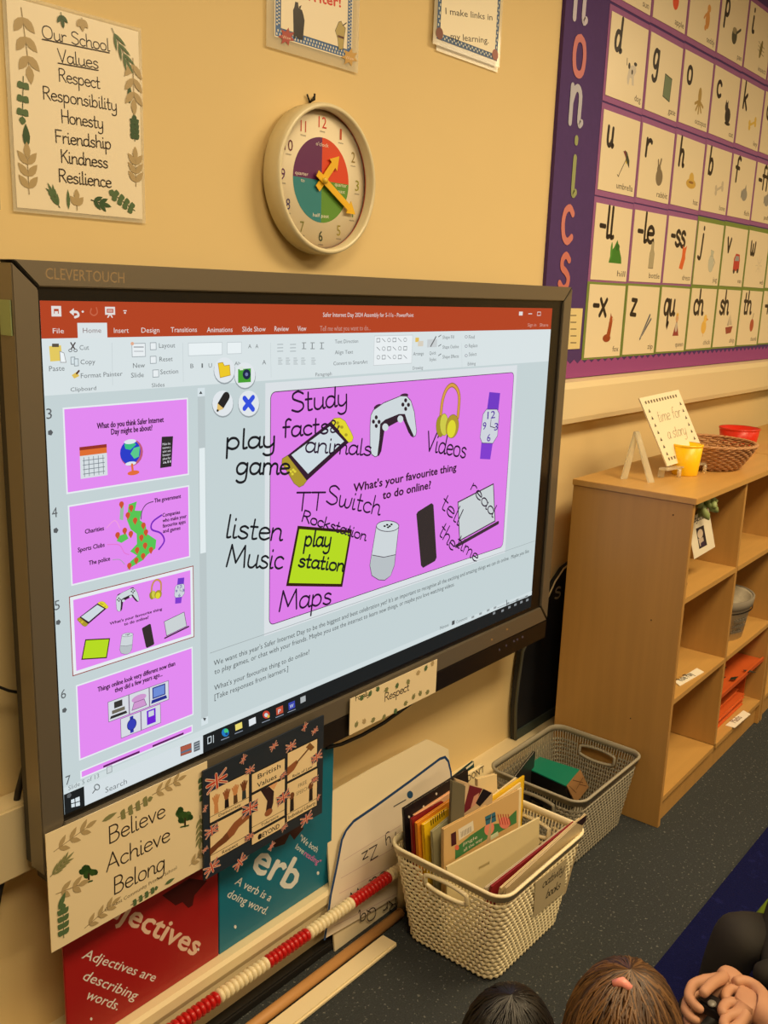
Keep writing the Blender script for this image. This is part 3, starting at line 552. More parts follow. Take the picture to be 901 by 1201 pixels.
# ------------------------------------------------------------------ laminated signs and posters
LAM = mat((232, 226, 205), .12, alpha=.35)
def sheet(name, label, cat, y, TL, BR, col, margin=.006, thick=.0012, group=None, rad=.004, px=True):
    """a laminated sheet hanging on plane y; returns thing, canvas"""
    if px: a = at(TL[0], TL[1], y); b = at(BR[0], BR[1], y); x0, z1, x1, z0 = a.x, a.z, b.x, b.z
    else: x0, z1, x1, z0 = TL[0], TL[1], BR[0], BR[1]
    t = thing(name, label, cat, ((x0 + x1) / 2, y + thick, z0), 0, group)
    q = MB(); q.box((x0 + margin, y, z0 + margin), (x1 - margin, y + thick * .8, z1 - margin), mat(col, .35)); q.build('paper', t, True)
    if margin:
        q = MB(); q.box((x0, y + thick * .2, z0), (x1, y + thick * .6, z1), LAM); q.build('laminate', t, True)
    c = Canvas((0, y, 0), (1, 0, 0), (0, 0, 1), rough=.35); c.box = (x0 + margin, z0 + margin, x1 - margin, z1 - margin)
    return t, c
def leaf(c, x, y, L, W, ang, col):
    d = Vector((math.cos(ang), math.sin(ang))); n = Vector((-d.y, d.x)); p = Vector((x, y)); q = []
    for t, w in ((0, 0), (.25, .8), (.5, 1), (.75, .65), (1, 0), (.75, -.65), (.5, -1), (.25, -.8)): v = p + d * (L * t) + n * (w * W / 2); q.append((v.x, v.y))
    T = c.T; c.T = c.uv; c.poly(q, col); c.T = T
def spray(c, x, y, L, ang, n, col, ll=.02, lw=.008, spread=.7, stem=True):
    T = c.T; c.T = c.uv; d = (math.cos(ang), math.sin(ang))
    if stem: c.line([(x, y), (x + d[0] * L, y + d[1] * L)], .0012, tuple(int(v * .8) for v in col))
    c.T = T
    for k in range(n):
        t = (k + .5) / n
        for s in (1, -1): leaf(c, x + d[0] * L * t, y + d[1] * L * t, ll, lw, ang + s * spread, col)
    leaf(c, x + d[0] * L, y + d[1] * L, ll, lw, ang, col)
TAN = (178, 158, 118); GRN = (86, 112, 76); GR2 = (60, 88, 58); OLV = (132, 134, 92)
PI = math.pi
# school values poster
t, c = sheet('values_poster', 'tall laminated leafy poster headed Our School Values, upper left wall', 'poster', 1.345, (2, -12), (171, 262), (236, 226, 202))
for s, a, b in (('Our School', (49.5, 44.5), (128, 60)), ('Values', (68, 72.3), (115, 80.5)), ('Respect', (69, 95), (117, 104)), ('Responsibility', (50.5, 116), (137, 130)), ('Honesty', (72, 143.5), (121, 151)), ('Friendship', (65, 167), (130, 175)), ('Kindness', (71.5, 190.3), (126, 197)), ('Resilience', (69, 213), (130, 220))):
    c.hw(s, a, b, 15, .0018, (52, 44, 40))
c.line([(49.5, 46), (128, 62)], .0016, (52, 44, 40)); c.line([(68, 74), (115, 82.5)], .0016, (52, 44, 40)); c.flush('lettering', t)
x0, z0, x1, z1 = c.box
spray(c, x0 + .022, z1 - .01, .075, -PI / 2 + .1, 3, TAN, .026, .013); spray(c, x0 + .020, 1.733, .055, -1.65, 3, GRN, .012, .011, .9); leaf(c, x0 + .02, 1.635, .034, .012, PI / 2, GR2)
spray(c, x0 + .02, z0 + .02, .05, PI / 2, 3, TAN, .024, .011); spray(c, x0 + .07, z0 + .005, .022, PI / 2 + .5, 3, GRN, .018, .004, .4); spray(c, x0 + .1, z0 + .004, .014, PI / 2, 1, TAN, .018, .010); leaf(c, x0 + .085, z0 + .004, .03, .006, PI / 2, GRN)
spray(c, x0 + .125, z0 + .022, .02, -.2, 2, GR2, .018, .007, .6); spray(c, x1 - .015, z0 + .012, .045, PI - .5, 4, GRN, .011, .011, 1); spray(c, x1 - .012, z0 + .05, .04, PI / 2, 3, TAN, .022, .01); spray(c, x1 - .012, 1.67, .03, PI / 2, 4, GR2, .011, .009, .9); leaf(c, x1 - .02, 1.725, .03, .008, PI / 2, GR2)
spray(c, x1 - .012, z1 - .04, .06, -PI / 2, 3, TAN, .026, .011); spray(c, x1 - .05, z1 - .005, .045, -1.0, 3, GRN, .026, .005, .4); spray(c, x0 + .12, z1 - .002, .004, -1.5, 1, TAN, .015, .009); spray(c, x0 + .085, z1 - .002, .008, -1.4, 1, GR2, .014, .006)
c.flush('leaf_border', t)['kind'] = 'stuff'
t, c = sheet('wall_notice', 'sliver of a plain cream notice at the very left edge of the wall', 'notice', 1.345, (-40, 20), (1, 246), (228, 216, 190))
c.T = c.uv; x0, z0, x1, z1 = c.box; c.rect((x0 + .01, z1 - .02), (x1 - .01, z1 - .024), (120, 120, 110)); c.flush('ruled_line', t)
# writer card
t, c = sheet('writer_card', 'laminated card with blue checked border and a black caped silhouette, above the clock', 'card', 1.344, (313, -60), (420, 86), (236, 226, 200), .02)
x0, z0, x1, z1 = c.box
c.T = c.uv; c.rect((x0 + .002, z1), (x1 - .002, z0 + .002), (56, 100, 160)); 
nx = 26
for i in range(nx):
    u = x0 + .004 + (x1 - x0 - .008) * i / nx
    for r in (0, 1): c.rect((u + .003 * (r), z0 + .004 + r * .006), (u + .003 * r + .0035, z0 + .008 + r * .006), (216, 214, 200))
for i in range(30):
    v = z0 + .02 + .006 * i
    if v < z1:
        for r, u in ((0, x0 + .004), (1, x0 + .009), (0, x1 - .012), (1, x1 - .007)): c.rect((u, v + r * .003), (u + .0035, v + r * .003 + .003), (216, 214, 200))
c.rect((x0 + .015, z1), (x1 - .015, z0 + .017), (238, 228, 204)); c.flush('checked_border', t)
c.T = c.px
c.poly([(346, 2), (349.5, 3), (350, 9), (354, 12), (355.5, 17), (357, 24), (355, 47), (350, 46), (347, 42), (345.5, 46), (344, 41), (343.5, 12), (345, 8)], (28, 22, 24)); c.poly([(350, 8), (353.5, 6), (352, 11)], (28, 22, 24))
c.poly([(397, 26), (400, 25), (402, 30), (405, 33), (403, 48), (402, 58), (397, 58), (396, 46), (393, 36)], (176, 160, 100), (40, 36, 30)); c.rect((396, 41), (403, 46), (90, 50, 40)); c.line([(402, 30), (406, 27)], .002, (60, 50, 40))
c.text('Writer!', (350, -2), (399.5, 8.5), 13, (206, 58, 40), .06)
for x, y, col in ((336, 43, (166, 66, 56)), (410, 67, (196, 156, 84))):
    c.poly([(x + (10 if k % 2 else 5.5) * math.cos(k * PI / 7), y + (11 if k % 2 else 6) * math.sin(k * PI / 7)) for k in range(14)], col)
    c.text('Wow', (x - 5, y + 2), (x + 5, y + 4), 4, (226, 200, 180))
c.flush('picture', t)
# links cards (two, one behind the other)
t, c = sheet('learning_card', 'rear laminated card peeking out below the I make links card', 'card', 1.345, (517, -60), (584, 85), (222, 212, 190), .012)
c.T = c.uv; x0, z0, x1, z1 = c.box; c.rect((x0, z0 + .016), (x1, z0), (48, 84, 130)); c.flush('checked_border', t)
t, c = sheet('learning_card', 'front laminated card reading I make links in my learning', 'card', 1.338, (512.5, -60), (586, 79.5), (238, 230, 208), .012)
x0, z0, x1, z1 = c.box; c.T = c.uv; c.rect((x0, z1), (x1, z0), (48, 84, 130))
for i in range(34):
    u = x0 + (x1 - x0) * i / 34; c.rect((u, z0 + .003 + .004 * (i % 2)), (u + .004, z0 + .007 + .004 * (i % 2)), (200, 206, 200))
for i in range(30): v = z0 + .01 + i * .008; c.rect((x0 + .003 + .004 * (i % 2), v), (x0 + .007 + .004 * (i % 2), v + .005), (200, 206, 200)); c.rect((x1 - .007 - .004 * (i % 2), v), (x1 - .003 - .004 * (i % 2), v + .005), (200, 206, 200))
c.rect((x0 + .012, z1), (x1 - .012, z0 + .013), (238, 230, 206)); c.ell((x0 + .01, z0 + .012), .013, .012, (120, 70, 60)); c.ell((x1 - .01, z0 + .012), .013, .012, (150, 90, 76)); c.flush('checked_border', t)
c.T = c.px; c.text('I make links in', (522.5, 16.5), (577.5, 24), 8, (40, 34, 34), .01); c.text('my learning.', (528.5, 46), (573, 51), 8, (40, 34, 34), .01); c.flush('lettering', t)
# believe sign
t, c = sheet('believe_sign', 'wide leafy sign reading Believe Achieve Belong, taped under the screen at left', 'sign', 1.214, (49.5, 981), (243, 888), (232, 218, 188), 0)
cb = c.box; x0, z1 = .69, at(49.5, 981, 1.214).z; x1 = at(243, 888, 1.214).x; z0 = at(60, 1118, 1.214).z
bpy.data.objects.remove(t.children[0]); q = MB(); q.box((x0, 1.214, z0), (x1, 1.2155, z1), mat((236, 220, 184), .35)); q.build('card_sheet', t, True)
for s, a, b in (('Believe', (127.5, 990), (193, 958)), ('Achieve', (124.5, 1023), (198.5, 986)), ('Belong', (133.2, 1049.5), (193, 1019))): c.hw(s, a, b, 20, .0026, (50, 40, 34))
c.text('St Clement Community Primary School', (116.3, 1073.5), (207.3, 1019), 4.5, (100, 84, 60)); c.flush('lettering', t)
for x, y in ((104, 1021), (217, 956)):
    for k in range(16): a = random.random() * 6.3; r = random.random(); c.ell((x + 9 * r * math.cos(a), y + 8 * r * math.sin(a)), 3.6, 3.6, random.choice([(52, 84, 40), (40, 70, 34), (66, 98, 50)]), n=8)
    c.line([(x, y + 4), (x, y + 13)], .004, (60, 52, 34)); c.line([(x - 5, y + 14), (x + 4, y + 12)], .003, (50, 80, 40)); c.flush('tree_emblem', t)
spray(c, x0 + .012, z1 - .035, .06, .25, 3, TAN, .022, .009); leaf(c, x0 + .1, z1 - .022, .03, .009, .15, OLV); spray(c, x0 + .13, z1 - .028, .06, .1, 4, OLV, .012, .01, .9); spray(c, x0 + .2, z1 - .016, .055, .1, 3, TAN, .02, .008)
spray(c, x1 - .012, z1 - .02, .05, -1.5, 4, GRN, .014, .011, .9); spray(c, x1 - .018, z1 - .1, .05, -1.6, 4, OLV, .02, .006, .5); spray(c, x0 + .004, z1 - .075, .03, .5, 4, OLV, .02, .0045, .5); spray(c, x0 + .012, z1 - .11, .04, -.1, 2, TAN, .022, .01)
spray(c, x0 + .022, z0 + .015, .05, 1.55, 4, GRN, .014, .011, .8); spray(c, x0 + .06, z0 + .012, .055, .3, 3, TAN, .02, .008); spray(c, x0 + .15, z0 + .007, .05, .1, 4, GRN, .008, .009, .9); leaf(c, x0 + .222, z0 + .01, .022, .008, .1, GRN); spray(c, x1 - .045, z0 + .02, .03, .4, 2, TAN, .018, .008)
leaf(c, x0 + .015, z0 + .07, .03, .01, 1.1, GRN); c.flush('leaf_border', t)['kind'] = 'stuff'
# respect sign
t, c = sheet('respect_sign', 'small cream leafy sign reading Respect, hanging under the screen near the middle', 'sign', 1.214, (411, 820), (513.5, 762.5), (232, 218, 188), 0)
z0 = at(411, 862, 1.214).z; x0, z1 = at(411, 820, 1.214).x, at(411, 820, 1.214).z; x1 = at(513.5, 763, 1.214).x
bpy.data.objects.remove(t.children[0]); q = MB(); q.box((x0, 1.214, z0), (x1, 1.2155, z1), mat((236, 220, 184), .35)); q.build('card_sheet', t, True)
c.hw('Respect', (451, 823), (479.5, 809.5), 9.5, .0024, (56, 46, 36)); c.hw('Family', (417, 822), (433, 815), 6, .002, (84, 84, 60)); c.flush('lettering', t)
for k in range(9): spray(c, x0 + .03 + .033 * k, z1 - .012 - .004 * (k % 2), .008, .3 + k, 2, random.choice([GRN, OLV, TAN]), .009, .005); spray(c, x0 + .02 + .033 * k, z0 + .01, .008, 1.3 + k, 2, random.choice([GRN, OLV, TAN]), .009, .005)
c.flush('leaf_border', t)['kind'] = 'stuff'
# values board with flags
t, c = sheet('british_values_board', 'dark blue board of six pictures with small flags, headed British Values', 'board', 1.208, (238, 905), (380, 845), (34, 44, 58), 0)
x0, z1 = at(238, 905, 1.208).x, at(238, 905, 1.208).z; x1 = at(380, 846, 1.208).x; z0 = at(238, 1034, 1.208).z
bpy.data.objects.remove(t.children[0]); q = MB(); q.box((x0, 1.208, z0), (x1, 1.2115, z1), mat((36, 46, 60), .4)); q.build('backing_card', t, True)
def cell(ax, ay, bx, by, cy): # left x, top y at left, right x, bottom y at left
    a = c.px((ax, ay)); b = c.px((bx, by)); z = c.px((ax, cy))[1]
    T = c.T; c.T = c.uv; c.rect((a[0], a[1]), (b[0], z), (236, 214, 172), (30, 26, 26), .002); c.T = T
    return a[0], z, b[0], a[1]
def incell(b): W, H = b[2] - b[0], b[3] - b[1]; return lambda p: (b[0] + p[0] * W, b[3] - p[1] * H)
SK = [(206, 146, 96), (116, 70, 44), (150, 92, 60), (226, 172, 126)]
b = cell(245.6, 928, 292.5, 900, 966.5); c.T = incell(b)
for k, (x, s, sl) in enumerate(((.16, SK[0], SK[0]), (.42, SK[2], (34, 26, 30)), (.64, SK[0], (90, 66, 44)), (.86, SK[1], (50, 62, 66)))):
    c.poly([(x - .05, .78), (x - .045, .5), (x + .045, .5), (x + .06, .78)], sl); c.ell((x, .42), .06, .1, s)
    for j in range(5): c.line([(x + (j - 2) * .02, .4), (x + (j - 2) * .04, .2 + .03 * abs(j - 2))], .0032, s)
c.text('Democracy', (.22, .93), (.78, .93), .09, (40, 34, 30), .02); c.line([(0, .8), (1, .8)], .001, (60, 50, 40)); c.flush('picture_panel', t); c.T = c.px
b = cell(246, 968.5, 292.5, 945, 1012); c.T = incell(b); c.poly([(0, .62), (.3, .5), (.45, .4), (.6, .42), (.58, .6), (.4, .68), (.2, .72), (0, .82)], SK[1]); c.poly([(.42, .42), (.6, .26), (1, .12), (1, .36), (.72, .46), (.6, .6), (.48, .62)], SK[2])
c.text('Respect', (.3, .95), (.7, .95), .09, (40, 34, 30), .02); c.line([(0, .82), (1, .82)], .001, (60, 50, 40)); c.flush('picture_panel', t); c.T = c.px
b = cell(295, 908, 334.5, 880, 930.5); c.T = incell(b); c.text('British', (.18, .42), (.86, .42), .26, (34, 28, 28), .02); c.text('Values', (.16, .86), (.74, .86), .26, (34, 28, 28), .02); c.flush('picture_panel', t); c.T = c.px
b = cell(295, 932.5, 334.5, 905, 978); c.T = incell(b); c.poly([(.26, 0), (.52, .02), (.66, .2), (.64, .5), (.58, .66), (.48, .72), (.42, .6), (.46, .36)], (52, 34, 40)); c.poly([(.5, 0), (.78, .0), (.66, .16)], SK[3]); c.ell((.5, .68), .12, .09, SK[2])
c.text('Tolerance', (.28, .95), (.8, .95), .08, (40, 34, 30), .02); c.line([(0, .84), (1, .84)], .001, (60, 50, 40)); c.flush('picture_panel', t); c.T = c.px
b = cell(295, 980, 334.5, 955, 991.8); c.T = incell(b); c.text('BEYOND', (.24, .78), (.82, .78), .5, (34, 28, 28), .03); c.ell((.23, .55), .05, .28, (34, 28, 28)); c.flush('picture_panel', t); c.T = c.px
b = cell(337, 883, 372.5, 862, 917); c.T = incell(b); c.poly([(0, .5), (.3, .4), (.36, .52), (.22, .7), (0, .8)], SK[2]); c.line([(.3, .5), (.72, .2)], .004, (110, 74, 44)); c.poly([(.6, .12), (.74, .02), (.9, .26), (.78, .34)], (130, 92, 54)); c.text('Rule of Law', (.18, .95), (.84, .95), .1, (40, 34, 30), .02); c.flush('picture_panel', t); c.T = c.px
b = cell(336.5, 919, 372.5, 898, 964.5); c.T = incell(b)
for x in (.16, .78): c.poly([(x - .06, .78), (x - .05, .45), (x + .06, .45), (x + .07, .78)], (40, 32, 34)); c.ell((x, .38), .08, .09, SK[1])
c.text('FREE', (.36, .26), (.64, .26), .1, (120, 110, 90)); c.text('SPEECH', (.3, .44), (.7, .44), .1, (120, 110, 90)); c.text('Individual Liberty', (.05, .94), (.95, .94), .1, (40, 34, 30), .02); c.line([(0, .8), (1, .8)], .001, (60, 50, 40)); c.flush('picture_panel', t); c.T = c.px
def flag(x, y, s, rot=0):
    u, v = c.px((x, y)); W, H = .0021 * s, .0013 * s; cr, sr = math.cos(rot), math.sin(rot)
    c.T = lambda p: (u + p[0] * W * cr - p[1] * H * sr, v + p[0] * W * sr + p[1] * H * cr)
    c.poly([(-1, -1), (1, -1), (1, 1), (-1, 1)], (50, 50, 84)); m = .0005 * s
    for a, b2 in (((-1, -1), (1, 1)), ((-1, 1), (1, -1))): c.line([a, b2], m, (220, 196, 176)); c.line([a, b2], m * .4, (190, 60, 44))
    for a, b2 in (((-1, 0), (1, 0)), ((0, -1), (0, 1))): c.line([a, b2], m * 1.2, (220, 196, 176)); c.line([a, b2], m * .75, (194, 58, 42))
    c.T = c.px; c.flush('flag_sticker', t)
for x, y, s, r in ((254, 916, 11, .1), (293, 903, 5, 0), (321, 875, 4.5, .4), (341, 875, 6, .1), (369, 857, 4, .3), (371, 888, 7, .2), (332, 909, 4, .4), (369, 914, 4.5, 0), (373, 935, 3, 1), (332, 935, 8, .2), (293, 948, 9, 0), (248, 974, 7, .1), (292, 981, 5, 0), (333, 970, 4, .4), (359, 960, 7.5, .2), (248, 1017, 8, .3), (281, 1011, 7, .6), (318, 992, 4, .8), (285, 890, 4, 1), (357, 852, 4, 1), (240, 948, 3, 1.2), (240, 996, 3, .4)): flag(x, y, s, r)
# verb + adjective boards
t, c = sheet('verb_board', 'teal board headed Verb, a verb is a doing word, standing on the low trunking', 'poster', 1.262, (0, 0), (1, 1), (0, 0, 0), 0)
def reboard(t, c, x0, x1, z0, z1, col, y=1.262):
    bpy.data.objects.remove(t.children[0]); q = MB(); q.box((x0, y, z0), (x1, y + .005, z1), mat(col, .4)); q.build('board', t, True, .001); t.location = ((x0 + x1) / 2, y, z0)
    for ch in t.children: ch.matrix_parent_inverse = Matrix.Translation(t.location).inverted()
    WM[t.name] = Matrix.Translation(t.location)
p = at(257, 1117, 1.262); p2 = at(382, 880, 1.262)
xv0, xv1 = p.x, at(388, 1037, 1.262).x; zb = .1455; zt = .497
reboard(t, c, xv0 + .001, xv1, zb, zt, (16, 112, 142))
WH = (222, 226, 226)
c.text('Verb', (267, 1006), (343, 1045), 35, WH, .045); c.text('A verb is a', (275, 1036.6), (316, 1057.5), 9, WH, .01, .15); c.text('doing word.', (265.6, 1051.6), (311.5, 1073), 9, WH, .01, .15); c.text('"We both', (350, 985), (371, 1000), 6.5, WH, .01); c.text('love', (346, 995), (355, 1002), 6, WH, .01); c.text('reading"', (356, 1003), (374, 1015), 6, (220, 120, 190), .01); c.flush('lettering', t)
for x, y in ((276, 1087), (373, 1024)): c.ell((x, y), 1.6, 2.4, WH, n=6)
c.poly([(318, 985), (331, 975), (354, 962), (356, 972), (345, 985), (340, 978), (334, 990), (322, 994)], (62, 34, 34)); c.flush('printed_figure', t)
t, c = sheet('adjectives_board', 'dark red board headed Adjectives, lowest at left under the Believe sign', 'poster', 1.262, (0, 0), (1, 1), (0, 0, 0), 0)
xa0 = at(76.5, 1160, 1.262).x; reboard(t, c, xa0, xv0 - .001, zb, zt, (158, 22, 24))
c.text('Adjectives', (99, 1060), (228, 1121), 25, (226, 196, 176), .045); c.text('Adjectives are', (95.7, 1123.5), (180, 1151.5), 10.5, WH, .01, .15); c.text('describing', (95.7, 1148.5), (158, 1173), 10.5, WH, .01, .15); c.text('words.', (99.3, 1171), (137, 1185), 10.5, WH, .01, .15); c.flush('lettering', t)
for x, y in ((107, 1195), (232.5, 1113.5)): c.ell((x, y), 1.5, 2, WH, n=6)
c.poly([(190, 1050), (222, 1030), (243, 1033), (228, 1050), (226, 1062), (221, 1065), (214, 1058), (206, 1062)], (76, 22, 22)); c.flush('printed_figure', t)

# ------------------------------------------------------------------ wall clock
cx_, cz_ = 1.397, 1.652; RC = .138
yF = 1.298
ck = thing('wall_clock', 'round cream-rimmed teaching clock with coloured quarters and yellow hands', 'clock', (cx_, 1.35, cz_ - RC))
q = MB(); q.lathe([(.0, .0), (RC * .92, 0), (RC, -.012), (RC, -.044), (RC * .985, -.05), (RC * .945, -.052), (RC * .925, -.048), (RC * .918, -.03)], (cx_, 1.349, cz_), mat((224, 214, 180), .3), 64, axis='y'); q.build('case', ck, True)
q = MB(); q.lathe([(0, -.028), (RC * .922, -.028), (RC * .922, -.024)], (cx_, 1.349, cz_), mat((236, 226, 200), .5), 64, axis='y'); q.build('dial', ck, True)
c = Canvas((cx_, 1.3205, cz_), (1, 0, 0), (0, 0, 1), rough=.4); c.T = c.uv; ri = .078
for a0, col in ((0, (214, 74, 44)), (90, (100, 44, 96)), (180, (52, 130, 140)), (270, (96, 146, 60))):
    c.poly([(0, 0)] + [(ri * math.cos(math.radians(a0 + k * 6)), ri * math.sin(math.radians(a0 + k * 6))) for k in range(16)], col)
c.flush('quarter_disc', ck)
cols = [(206, 66, 50), (190, 90, 60), (150, 130, 70), (150, 150, 60), (90, 140, 60), (150, 140, 60), (40, 60, 40), (120, 120, 60), (60, 50, 100), (90, 40, 90), (100, 40, 60), (190, 60, 40)]
for k in range(12):
    n = str(k or 12); a = math.radians(90 - 30 * k); u, v = .104 * math.cos(a), .104 * math.sin(a); hw = {'1': .0028, '11': .0072}.get(n, .0055 * len(n)); c.text(n, (u - hw, v - .009), (u + hw, v - .009), .021, cols[k]); c.text('minutes', (u - .007, v - .0165), (u + .007, v - .0165), .0035, (90, 90, 90)); c.flush('numeral', ck)
for s, u, v in (("o'clock", 0, .062), ('quarter', .055, -.006), ('half past', 0, -.068), ('quarter', -.055, .004), ('to', -.052, -.008), ('past', .058, -.018)): c.text(s, (u - .004 * len(s) / 1.6, v), (u + .004 * len(s) / 1.6, v), .007, (232, 226, 214))
c.flush('dial_words', ck)
def hand(ang, L, wd, y, name):
    d = Vector((math.sin(math.radians(ang)), 0, math.cos(math.radians(ang)))); n = Vector((d.z, 0, -d.x)); o = Vector((cx_, y, cz_)); q = MB()
    P = [o - d * .022 - n * wd, o + d * (L - .024) - n * wd, o + d * (L - .024) - n * wd * 2.1, o + d * L, o + d * (L - .024) + n * wd * 2.1, o + d * (L - .024) + n * wd, o - d * .022 + n * wd]
    q.slab(P, (0, -.0015, 0), mat((232, 184, 28), .4)); q.build(name, ck, True)
hand(42, .066, .007, 1.3175, 'hour_hand'); hand(121, .108, .0065, 1.3145, 'minute_hand')
q = MB(); q.lathe([(0, -.012), (.006, -.012), (.006, 0)], (cx_, 1.3205, cz_), mat((226, 190, 60), .4), 16, axis='y'); q.build('hand_pin', ck, True)
q = MB(); q.lathe([(RC * .916, -.03), (RC * .916, -.032)], (cx_, 1.349, cz_), mat((190, 60, 50), .4), 64, axis='y'); q.build('minute_track', ck, True)
q = MB(); q.tube([(cx_ - .008, 1.349, cz_ + RC + .004), (cx_ - .008, 1.335, cz_ + RC + .008), (cx_ - .008, 1.335, cz_ + RC + .018)], .002, DARK, 6); q.tube([(cx_ - .008, 1.347, cz_ + RC + .003), (cx_ - .018, 1.345, cz_ + RC + .016)], .0018, DARK, 6); q.tube([(cx_ - .008, 1.347, cz_ + RC + .003), (cx_ + .002, 1.345, cz_ + RC + .016)], .0018, DARK, 6)
hk = q.build('wall_hook'); props(hk, 'small dark metal hook in the wall just above the clock', 'hook')

# ------------------------------------------------------------------ phonics display
PURP = mat((74, 47, 112), .8, noise=.1, scale=60); MAUVE = mat((150, 92, 150), .7, noise=.12, scale=200); GREENB = mat((118, 140, 62), .7)
bd = thing('phonics_display', 'purple backing paper display board with pink bottom border behind the letter cards', 'display board', (4.0, 1.349, 1.219))
box('backing_paper', (2.307, 1.339, 1.219), (5.4, 1.3495, 2.69), PURP, bd, bevel=0)
q = MB(); P = [(2.38, 1.2195), (5.4, 1.2195)]; 
xs = 5.4; up = True
while xs > 2.385: P.append((xs, 1.272 if up else 1.26)); xs -= .022; up = not up
q.slab([(x, 1.3375, z) for x, z in P], (0, .0012, 0), mat((146, 66, 138), .7)); q.build('border_trim', bd, True)
lets = [('n', 2.105), ('o', 2.0), ('n', 1.865), ('i', 1.715), ('c', 1.6), ('s', 1.475)]
lets = [('n', (672, 22), (692, 27), 30, (196, 192, 214)), ('o', (671, 86), (691, 91), 30, (200, 122, 126)), ('n', (667, 143), (688, 149), 30, (182, 184, 204)), ('i', (667, 226), (680, 230), 34, (150, 160, 110)), ('c', (658, 281), (676, 286), 28, (204, 126, 122)), ('s', (655, 336), (671, 340), 28, (200, 118, 110))]
for i, (ch, a, b2, h, col) in enumerate(lets):
    c = Canvas((0, 1.3375, 0), (1, 0, 0), (0, 0, 1)); A = c.px(a); B = c.px(b2); H = .1
    z = (A[1] + B[1]) / 2
    c.T = c.uv; adv = {'n': .062, 'o': .06, 'i': .02, 'c': .055, 's': .052}[ch]; ux = A[0] + (.012 if ch == 'i' else 0)
    c.hw(ch, (ux, z), (ux + adv, z), H * 1.6 * (1.0 if ch != 'i' else 1.05), .019, col)
    vs = c.mb; o = c.flush('paper_letter', None)
    props(o, {0: 'grey paper letter n at the top of the purple strip', 1: 'pink paper letter o on the purple strip', 2: 'grey paper letter n just below the pink o', 3: 'pale green paper letter i on the purple strip', 4: 'pink paper letter c on the purple strip', 5: 'pink paper letter s just above the screen corner'}[i], 'letter', 'cut-out letters on the purple strip')
t, c = sheet('note_slip', 'narrow cream printed slip on the purple strip beside the screen corner', 'note', 1.337, (668.5, 361.5), (680, 409), (230, 214, 160), 0)
for k in range(5): c.line([(669.5, 370 + k * 8), (676, 370 + k * 8)], .003, (110, 100, 80))
c.flush('lettering', t)
def ic_blob(c, col, pts): c.poly(pts, col)
